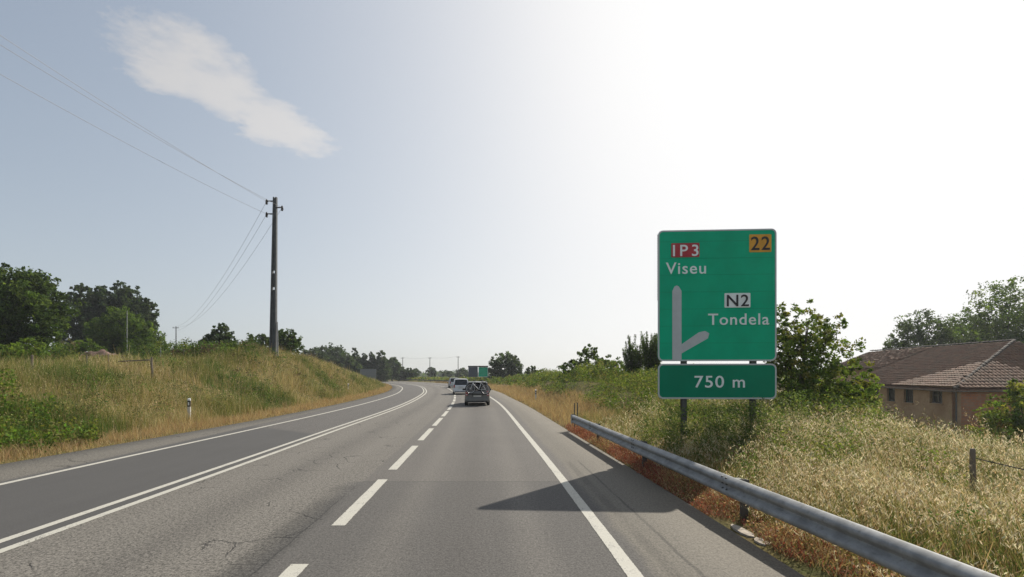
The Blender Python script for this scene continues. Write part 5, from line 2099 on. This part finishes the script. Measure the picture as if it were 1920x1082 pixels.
# ================================================================== distant signs
def far_sign(name, px0, px1, py0, py1, d, mat, posts, label, back=None, rz=0.0, topbar=None, foot=None):
    x0, zt = at(px0, py0, d)
    x1, zb = at(px1, py1, d)
    xc = (x0 + x1) / 2
    gz = float(ground_z(xc, d))
    root = empty(name, (xc, d, gz - 0.2), rz)
    tag(root, label, 'road sign')
    w, h = x1 - x0, zt - zb
    mb = MB()
    mb.prism([(a, b + (zt + zb) / 2 - gz + 0.2) for a, b in rounded(w, h, 0.12)], 0, 0.05)
    pl = mb.build('panel', mat, root)
    if back:
        o = rounded(w, h, 0.12)
        i = rounded(w - 0.16, h - 0.16, 0.08)
        mb = MB()
        ring(mb, [(a, b + (zt + zb) / 2 - gz + 0.2) for a, b in o], [(a, b + (zt + zb) / 2 - gz + 0.2) for a, b in i], -0.008, 0.0)
        mb.build('border', back, pl)
    if topbar:
        mb = MB()
        mb.box((0, -0.02, zt - gz + 0.2 + 0.12), (w + 0.1, 0.25, 0.24))
        mb.build('top_beam', topbar, root)
    for q in posts:
        mb = MB()
        mb.box((q * w, 0.12, (zt - gz) / 2), (0.13, 0.13, zt - gz + 0.0))
        mb.build('post', M['post_steel'], root)
    return root


M['slate_blue'] = flat('slate_blue_sign', (0.045, 0.055, 0.085), 0.5)
far_sign('direction_sign', 897, 915, 688, 707, 104, M['sign_green'], (-0.3, 0.3), 'small distant green sign beside the dark dome shaped tree', M['sign_white'], 0.0, M['sign_black'])
far_sign('direction_sign', 878, 896, 688, 707, 106, M['slate_blue'], (-0.3, 0.3), 'dark slate blue sign left of the distant green sign', M['grey_back'], 0.0, M['sign_black'])
far_sign('direction_sign', 675, 705, 692, 716, 108, M['grey_back'], (0.12,), 'grey back of a sign peeping out behind the left bank')

# ================================================================== cars
M['silver'] = flat('silver_car_paint', (0.17, 0.17, 0.168), 0.35, 0.55, 0.05)
M['white_car'] = flat('white_car_paint', (0.68, 0.69, 0.70), 0.3, 0.0, 0.04)
M['grey_white'] = flat('pale_grey_car_paint', (0.50, 0.52, 0.54), 0.32, 0.2, 0.04)
M['black_trim'] = flat('black_trim', (0.015, 0.015, 0.016), 0.55)
M['tyre'] = flat('tyre_rubber', (0.018, 0.018, 0.018), 0.85)
M['rim'] = flat('alloy_rim', (0.45, 0.45, 0.46), 0.35, 0.8)
M['tail_red'] = flat('tail_light_red', (0.32, 0.012, 0.012), 0.25)
M['lamp_clear'] = flat('head_lamp_clear', (0.65, 0.66, 0.68), 0.15)
M['plate'] = flat('plate_white', (0.62, 0.62, 0.60), 0.5)
M['car_glass'] = glass_mat('tinted_car_glass', (0.012, 0.014, 0.018), 0.22, 0.06)
M['car_glass_dark'] = glass_mat('dark_car_glass', (0.010, 0.012, 0.016), 0.93, 0.06)


def car(loc, heading, W, H, Ln, paint, label, group, glass, tall=True):
    """hatchback estate; local +y is forward, the rear bumper is at y=0"""
    root = empty('car', (loc[0], loc[1], 0.006), heading)
    tag(root, label, 'car', group)
    hw = W / 2
    belt = 0.60 * H
    # stations along the length: (y, half width, z bottom, z shoulder/belt, crown)
    st = [(0.02, 0.86, 0.32, 0.93 * belt), (0.10, 0.95, 0.26, belt), (0.55, 1.0, 0.22, belt), (1.6, 1.0, 0.20, belt), (2.7, 1.0, 0.20, 0.985 * belt),
          (3.3, 0.99, 0.20, 0.94 * belt), (Ln - 0.45, 0.95, 0.22, 0.80 * belt), (Ln - 0.08, 0.84, 0.28, 0.66 * belt), (Ln, 0.72, 0.34, 0.55 * belt)]
    vs, fs = [], []
    m = 12
    for y, wv, zb, zt in st:
        a = hw * wv
        pr = [(-a * 0.86, zb), (-a * 0.97, zb + 0.05), (-a, zb + 0.22), (-a * 0.995, (zb + zt) * 0.55), (-a * 0.965, zt - 0.06), (-a * 0.90, zt),
              (a * 0.90, zt), (a * 0.965, zt - 0.06), (a * 0.995, (zb + zt) * 0.55), (a, zb + 0.22), (a * 0.97, zb + 0.05), (a * 0.86, zb)]
        vs += [(x, y, z) for x, z in pr]
    for i in range(len(st) - 1):
        for j in range(m):
            q = (j + 1) % m
            fs.append((i * m + j, i * m + q, (i + 1) * m + q, (i + 1) * m + j))
    fs += [tuple(range(m)), tuple(reversed(range((len(st) - 1) * m, len(st) * m)))]
    mb = MB()
    mb.add(vs, fs)
    body = mb.build('body', paint, root, smooth=35)
    # cabin: pillars and roof as a frame, glass between
    zt = H - 0.02
    rw, bw_ = hw * 0.78, hw * 0.915
    yb0, yr0, yr1, yb1 = 0.14, 0.36, 2.35, 3.15          # belt rear, roof rear, roof front, belt front
    z0 = belt - 0.02
    B = [(-bw_, yb0, z0), (bw_, yb0, z0), (bw_, yb1, z0), (-bw_, yb1, z0)]
    T = [(-rw, yr0, zt - 0.04), (rw, yr0, zt - 0.04), (rw, yr1, zt - 0.03), (-rw, yr1, zt - 0.03)]
    mb = MB()
    cr = [(-rw, yr0 - 0.03, zt - 0.06), (-rw * 0.86, yr0 - 0.05, zt), (0, yr0 - 0.07, zt + 0.02), (rw * 0.86, yr0 - 0.05, zt), (rw, yr0 - 0.03, zt - 0.06)]
    md = [(x * 1.03, (yr0 + yr1) / 2, z + 0.03) for x, _, z in cr]
    fr = [(x, yr1, z - 0.01) for x, _, z in cr]
    lower = [[(x, y, z - 0.05) for x, y, z in r] for r in (cr, md, fr)]
    allv = cr + md + fr + lower[0] + lower[1] + lower[2]
    f2 = []
    for r in (0, 1):
        for j in range(4):
            a = r * 5 + j
            f2.append((a, a + 1, a + 6, a + 5))
            b = 15 + r * 5 + j
            f2.append((b, b + 5, b + 6, b + 1))
    for j in range(4):
        f2.append((j, 15 + j, 16 + j, j + 1))
        f2.append((10 + j, 11 + j, 26 + j, 25 + j))
    for r in (0, 1):
        f2.append((r * 5, r * 5 + 5, 20 + r * 5, 15 + r * 5))
        f2.append((r * 5 + 4, 19 + r * 5, 24 + r * 5, r * 5 + 9))
    mb.add(allv, f2)
    roof = mb.build('roof', paint, root, smooth=40)
    for s in (-1, 1):
        for (b_, t_) in (((s * bw_, yb0), (s * rw, yr0)), ((s * (bw_ + .0), 1.25), (s * rw * 1.02, 1.30)), ((s * bw_, yb1), (s * rw, yr1))):
            mb = MB()
            mb.tube([(b_[0] * 0.985, b_[1], z0), (t_[0] * 0.985, t_[1], zt - 0.05)], 0.055, 6)
            mb.build('pillar', paint, root, smooth=50)
    i_ = 0.03
    mb = MB()
    mb.add([(-bw_ + 0.06, yb0 - 0.02, z0 + 0.03), (bw_ - 0.06, yb0 - 0.02, z0 + 0.03), (rw - 0.05, yr0 - 0.02, zt - 0.10), (-rw + 0.05, yr0 - 0.02, zt - 0.10),
            (-bw_ + 0.06, yb0 + 0.0, z0 + 0.03), (bw_ - 0.06, yb0 + 0.0, z0 + 0.03), (rw - 0.05, yr0 + 0.0, zt - 0.10), (-rw + 0.05, yr0 + 0.0, zt - 0.10)],
           [(0, 1, 2, 3), (4, 7, 6, 5), (0, 4, 5, 1), (1, 5, 6, 2), (2, 6, 7, 3), (3, 7, 4, 0)])
    mb.build('rear_window', glass, root)
    for s in (-1, 1):
        mb = MB()
        q = [(s * bw_ * 0.98, yb0 + 0.06, z0 + 0.02), (s * bw_ * 0.98, yb1 - 0.08, z0 + 0.02), (s * rw * 0.99, yr1 - 0.03, zt - 0.07), (s * rw * 0.99, yr0 + 0.05, zt - 0.07)]
        mb.add(q + [(x - s * 0.012, y, z) for x, y, z in q], [(0, 1, 2, 3), (4, 7, 6, 5), (0, 4, 5, 1), (1, 5, 6, 2), (2, 6, 7, 3), (3, 7, 4, 0)])
        mb.build('side_window', M['car_glass_dark'], root)
    mb = MB()
    q = [(-bw_ * 0.95, yb1, z0 + 0.01), (bw_ * 0.95, yb1, z0 + 0.01), (rw * 0.95, yr1, zt - 0.06), (-rw * 0.95, yr1, zt - 0.06)]
    mb.add(q + [(x, y - 0.012, z) for x, y, z in q], [(0, 1, 2, 3), (4, 7, 6, 5), (0, 4, 5, 1), (1, 5, 6, 2), (2, 6, 7, 3), (3, 7, 4, 0)])
    mb.build('windscreen', M['car_glass_dark'], root)
    # rear end
    mb = MB()
    mb.box((0, 0.03, 0.42), (W * 0.92, 0.14, 0.24))
    bp = mb.build('bumper', paint, root, bevel=0.04)
    mb = MB()
    mb.box((0, 0.02, 0.30), (W * 0.80, 0.12, 0.12))
    mb.build('lower_bumper', M['black_trim'], bp, bevel=0.02)
    for s in (-1, 1):
        mb = MB()
        mb.box((s * hw * 0.84, 0.06, belt * 0.86), (0.16, 0.12, 0.32))
        tl = mb.build('tail_light', M['tail_red'], root, bevel=0.03)
        mb = MB()
        mb.box((s * hw * 0.84, -0.004, belt * 0.78), (0.10, 0.01, 0.06))
        mb.build('reverse_lamp', M['lamp_clear'], tl)
        mb = MB()
        mb.box((s * hw * 0.70, Ln - 0.12, 0.62 * belt), (0.30, 0.14, 0.14))
        mb.build('headlight', M['lamp_clear'], root, bevel=0.03)
        mb = MB()
        mb.box((s * (hw + 0.10), 2.62, belt + 0.06), (0.20, 0.10, 0.14))
        mb.build('wing_mirror', M['black_trim'] if paint is M['silver'] else paint, root, bevel=0.03)
        mb = MB()
        mb.tube([(s * rw * 0.93, 0.5, zt + 0.03), (s * rw * 0.93, 0.6, zt + 0.07), (s * rw * 0.93, 2.0, zt + 0.075), (s * rw * 0.93, 2.1, zt + 0.03)], 0.018, 6)
        mb.build('roof_rail', M['black_trim'], roof)
        for y in (0.78, Ln - 0.85):
            mb = MB()
            mb.lathe([(0.20, -0.10), (0.29, -0.105), (0.315, -0.08), (0.315, 0.08), (0.29, 0.105), (0.20, 0.10)], 24, 'x', (0, 0, 0))
            wh = mb.build('wheel', M['tyre'], root, smooth=40)
            wh.location = (s * (hw - 0.095), y, 0.315)
            mb = MB()
            mb.lathe([(0.03, s * 0.112), (0.05, s * 0.115), (0.06, s * 0.09), (0.19, s * 0.10), (0.20, s * 0.112), (0.205, s * 0.06)], 20, 'x')
            mb.build('rim', M['rim'], wh, smooth=40)
    mb = MB()
    mb.box((0, -0.012, belt * 0.68), (0.52, 0.016, 0.115))
    mb.build('number_plate', M['plate'], root)
    mb = MB()
    mb.box((0, 0.0, belt * 0.82), (0.5, 0.03, 0.03))
    mb.build('tailgate_handle', M['black_trim'], root, bevel=0.006)
    mb = MB()
    mb.box((0, 1.5, belt - 0.3), (W * 0.8, 1.6, 0.5))
    for s in (-1, 1):
        mb.box((s * hw * 0.42, 1.95, belt + 0.12), (0.46, 0.14, 0.55))
        mb.box((s * hw * 0.42, 1.95, belt + 0.47), (0.24, 0.10, 0.16))
    mb.build('seat', M['black_trim'], root)
    return root


def heading(y):
    return math.atan2(-(float(Dx(y + 1)) - float(Dx(y - 1))), 2.0)


c1 = (at(895, 760, 32.5)[0], 32.5)
car(c1, heading(33), 1.70, 1.62, 4.2, M['silver'], 'silver estate car with bicycles carried across its rear window', 'cars driving ahead', M['car_glass'])
c2 = (at(864.5, 740, 51)[0], 51)
car(c2, heading(51), 1.72, 1.66, 4.3, M['white_car'], 'white car with dark rear window, second in the queue', 'cars driving ahead', M['car_glass_dark'])
c3 = (at(853, 727, 77)[0], 77)
car(c3, heading(77), 1.75, 1.6, 4.3, M['grey_white'], 'pale grey car half hidden behind the white one', 'cars driving ahead', M['car_glass_dark'])
yo = 152.0
xo = float(Dx(yo)) - 6.0
car((xo, yo), heading(yo) + math.pi, 1.72, 1.5, 4.2, M['white_car'], 'oncoming white car appearing behind the end of the left bank', None, M['car_glass_dark'])

# bicycles carried across the rear window of the silver car
M['bike_white'] = flat('white_bike_paint', (0.75, 0.75, 0.74), 0.35)
M['bike_dark'] = flat('dark_bike_paint', (0.05, 0.05, 0.065), 0.4)


def torus(mb, c, R0, r0, n=28, m=8):
    """ring in the xz plane"""
    k0 = len(mb.v)
    for i in range(n):
        a = 2 * math.pi * i / n
        for j in range(m):
            b = 2 * math.pi * j / m
            q = R0 + r0 * math.cos(b)
            mb.v.append((c[0] + q * math.cos(a), c[1] + r0 * math.sin(b), c[2] + q * math.sin(a)))
    for i in range(n):
        for j in range(m):
            mb.f.append((k0 + i * m + j, k0 + ((i + 1) % n) * m + j, k0 + ((i + 1) % n) * m + (j + 1) % m, k0 + i * m + (j + 1) % m))


def bicycle(loc, rz, tilt, paint, label):
    """wheels along local x, wheel hubs 0.33 above the local origin"""
    root = empty('bicycle', loc, rz)
    root.rotation_euler = (0, tilt, rz)
    tag(root, label, 'bicycle', 'bicycles on the silver car')
    hx = 0.50
    for s_ in (-1, 1):
        mb = MB()
        torus(mb, (0, 0, 0), 0.315, 0.022)
        w = mb.build('wheel', M['tyre'], root, smooth=60)
        w.location = (s_ * hx, 0, 0.33)
        mb = MB()
        torus(mb, (0, 0, 0), 0.285, 0.012, 28, 6)
        for q in range(9):
            a = math.pi * q / 9
            mb.tube([(0.285 * math.cos(a), 0.0, 0.285 * math.sin(a)), (-0.285 * math.cos(a), 0.0, -0.285 * math.sin(a))], 0.003, 4)
        mb.tube([(0, -0.05, 0), (0, 0.05, 0)], 0.02, 8)
        mb.build('rim', M['rim'], w)
    bb, st, hd, ha = (-0.06, 0, 0.30), (-0.20, 0, 0.78), (0.33, 0, 0.80), (0.36, 0, 0.70)
    mb = MB()
    for a_, b_, r_ in ((bb, st, 0.018), (st, hd, 0.018), (bb, ha, 0.021), (hd, ha, 0.022), (bb, (-hx, 0.03, 0.33), 0.011), (bb, (-hx, -0.03, 0.33), 0.011),
                       (st, (-hx, 0.03, 0.33), 0.010), (st, (-hx, -0.03, 0.33), 0.010), (ha, (hx, 0.04, 0.33), 0.012), (ha, (hx, -0.04, 0.33), 0.012)):
        mb.tube([a_, b_], r_, 7)
    mb.build('frame', paint, root, smooth=50)
    mb = MB()
    mb.tube([(-0.20, 0, 0.78), (-0.23, 0, 0.90)], 0.012, 6)
    mb.lathe([(0.02, 0.0), (0.07, 0.01), (0.075, 0.03), (0.05, 0.045), (0.01, 0.05)], 10, 'z', (-0.25, 0, 0.89))
    mb.build('saddle', M['black_trim'], root, smooth=50)
    mb = MB()
    mb.tube([(0.33, 0, 0.80), (0.31, 0, 0.90)], 0.013, 6)
    mb.tube([(0.26, -0.22, 0.92), (0.31, -0.1, 0.90), (0.31, 0.1, 0.90), (0.26, 0.1, 0.92)], 0.013, 6)
    mb.build('handlebar', M['black_trim'], root, smooth=50)
    mb = MB()
    torus(mb, (bb[0], 0.03, bb[2]), 0.08, 0.008, 18, 5)
    mb.tube([(bb[0], -0.05, bb[2]), (bb[0] + 0.1, -0.06, bb[2] - 0.12)], 0.011, 6)
    mb.tube([(bb[0], 0.05, bb[2]), (bb[0] - 0.1, 0.06, bb[2] + 0.12)], 0.011, 6)
    mb.build('crank', M['black_trim'], root, smooth=50)
    return root


hd = heading(33)
RM = Matrix.Rotation(hd, 3, 'Z')


def on_car(x, y, z):
    p = RM @ Vector((x, y, z))
    return (c1[0] + p.x, c1[1] + p.y, p.z)


rk = empty('bike_rack', on_car(0, 0, 0.80), hd)
tag(rk, 'dark steel bicycle rack hung on the tailgate of the silver car', 'bike rack')
mb = MB()
for q in (-0.35, 0.35):
    mb.tube([(q, 0.02, -0.12), (q, -0.10, -0.05), (q, -0.42, -0.02)], 0.016, 6)
    mb.tube([(q, -0.10, -0.05), (q, 0.10, 0.42), (q, 0.24, 0.72)], 0.014, 6)
mb.tube([(-0.36, -0.10, -0.05), (0.36, -0.10, -0.05)], 0.016, 6)
mb.build('rack_frame', M['black_trim'], rk, smooth=50)
mb = MB()
for q in (-0.18, -0.36):
    mb.box((0, q, 0.0), (1.25, 0.05, 0.03))
mb.build('wheel_tray', M['black_trim'], rk)
bicycle(on_car(0.0, -0.19, 0.82), hd, 0.05, M['bike_dark'], 'dark bicycle nearest the rear window on the silver car')
bicycle(on_car(0.03, -0.37, 0.82), hd + math.pi, -0.04, M['bike_white'], 'white framed bicycle outermost on the rack of the silver car')

# ================================================================== small ground details
# broken pieces of the concrete road edge showing between the weeds near the guardrail
M['pale_concrete'] = flat('pale_concrete', (0.36, 0.31, 0.25), 0.9, 0, 0.25, 9.0)
for i, (px, py, w, l, lab) in enumerate(((1388, 992, 0.16, 0.55, 'longer broken slab of pale concrete edging by the guardrail'),
                                         (1425, 1012, 0.15, 0.30, 'shorter broken slab of pale concrete edging by the guardrail'))):
    d = CAM_H * 900 / (py - 703)
    x = (px - 960) / 900 * d
    mb = MB()
    n = 9
    poly = [(w / 2 * math.cos(6.283 * q / n) * random.uniform(0.8, 1.15), l / 2 * math.sin(6.283 * q / n) * random.uniform(0.8, 1.15)) for q in range(n)]
    mb.prism(poly, -0.06, 0.006, 'z')
    o = mb.build('concrete_block', M['pale_concrete'], None)
    o.location = (x + 0.03, d, -0.022)
    o.rotation_euler = (0.0, 0.0, R(4))
    tag(o, lab, 'concrete block', 'broken edging by the guardrail')


# bushes and rough growth along the plateau edge left of the mound (a mass)
def hedge_scrub():
    parts = []
    for px0, px1, d0, d1, h, n, cols in ((240, 480, 42, 54, 2.3, 190, MG + DG + DG + OLIVE[:1]), (330, 470, 34, 40, 1.1, 70, DG + MG[:1] + [(0.10, 0.075, 0.05)]),
                                         (90, 260, 40, 44, 0.6, 60, OLIVE + [(0.14, 0.10, 0.07)]), (0, 130, 38, 46, 1.7, 110, MG + DG + OLIVE[:1])):
        d = rng.uniform(d0, d1, n)
        x = (rng.uniform(px0, px1, n) - 960) / 900 * d
        for lv in (0.3, 0.75):
            C = P3(x, d) + np.stack([rng.normal(0, .2, n), rng.normal(0, .2, n), h * lv * rng.uniform(0.5, 1.2, n)], 1)
            parts.append(clump_leaves(C, 0.55 * rng.uniform(0.7, 1.3, n), 40, 0.17, cols, 0.25))
    return stuff('hedge_scrub', parts, 'dark green and brown scrub along the field edge left of the mound', 'leaf')


hedge_scrub()


# ================================================================== summer haze
def haze():
    mb = MB()
    mb.box((0, 1150, 10.5), (4900, 2800, 26.0))
    k = Nodes('haze_air')
    k.n.remove(k.b)
    pv = k.new('ShaderNodeVolumePrincipled')
    pv.inputs['Color'].default_value = (0.86, 0.90, 0.95, 1)
    pv.inputs['Density'].default_value = 0.00042
    pv.inputs['Anisotropy'].default_value = 0.3
    k.l.new(pv.outputs[0], k.out.inputs['Volume'])
    o = mb.build('haze', k.m)
    tag(o, 'thin milky summer haze in the air', None, None, 'stuff')


haze()
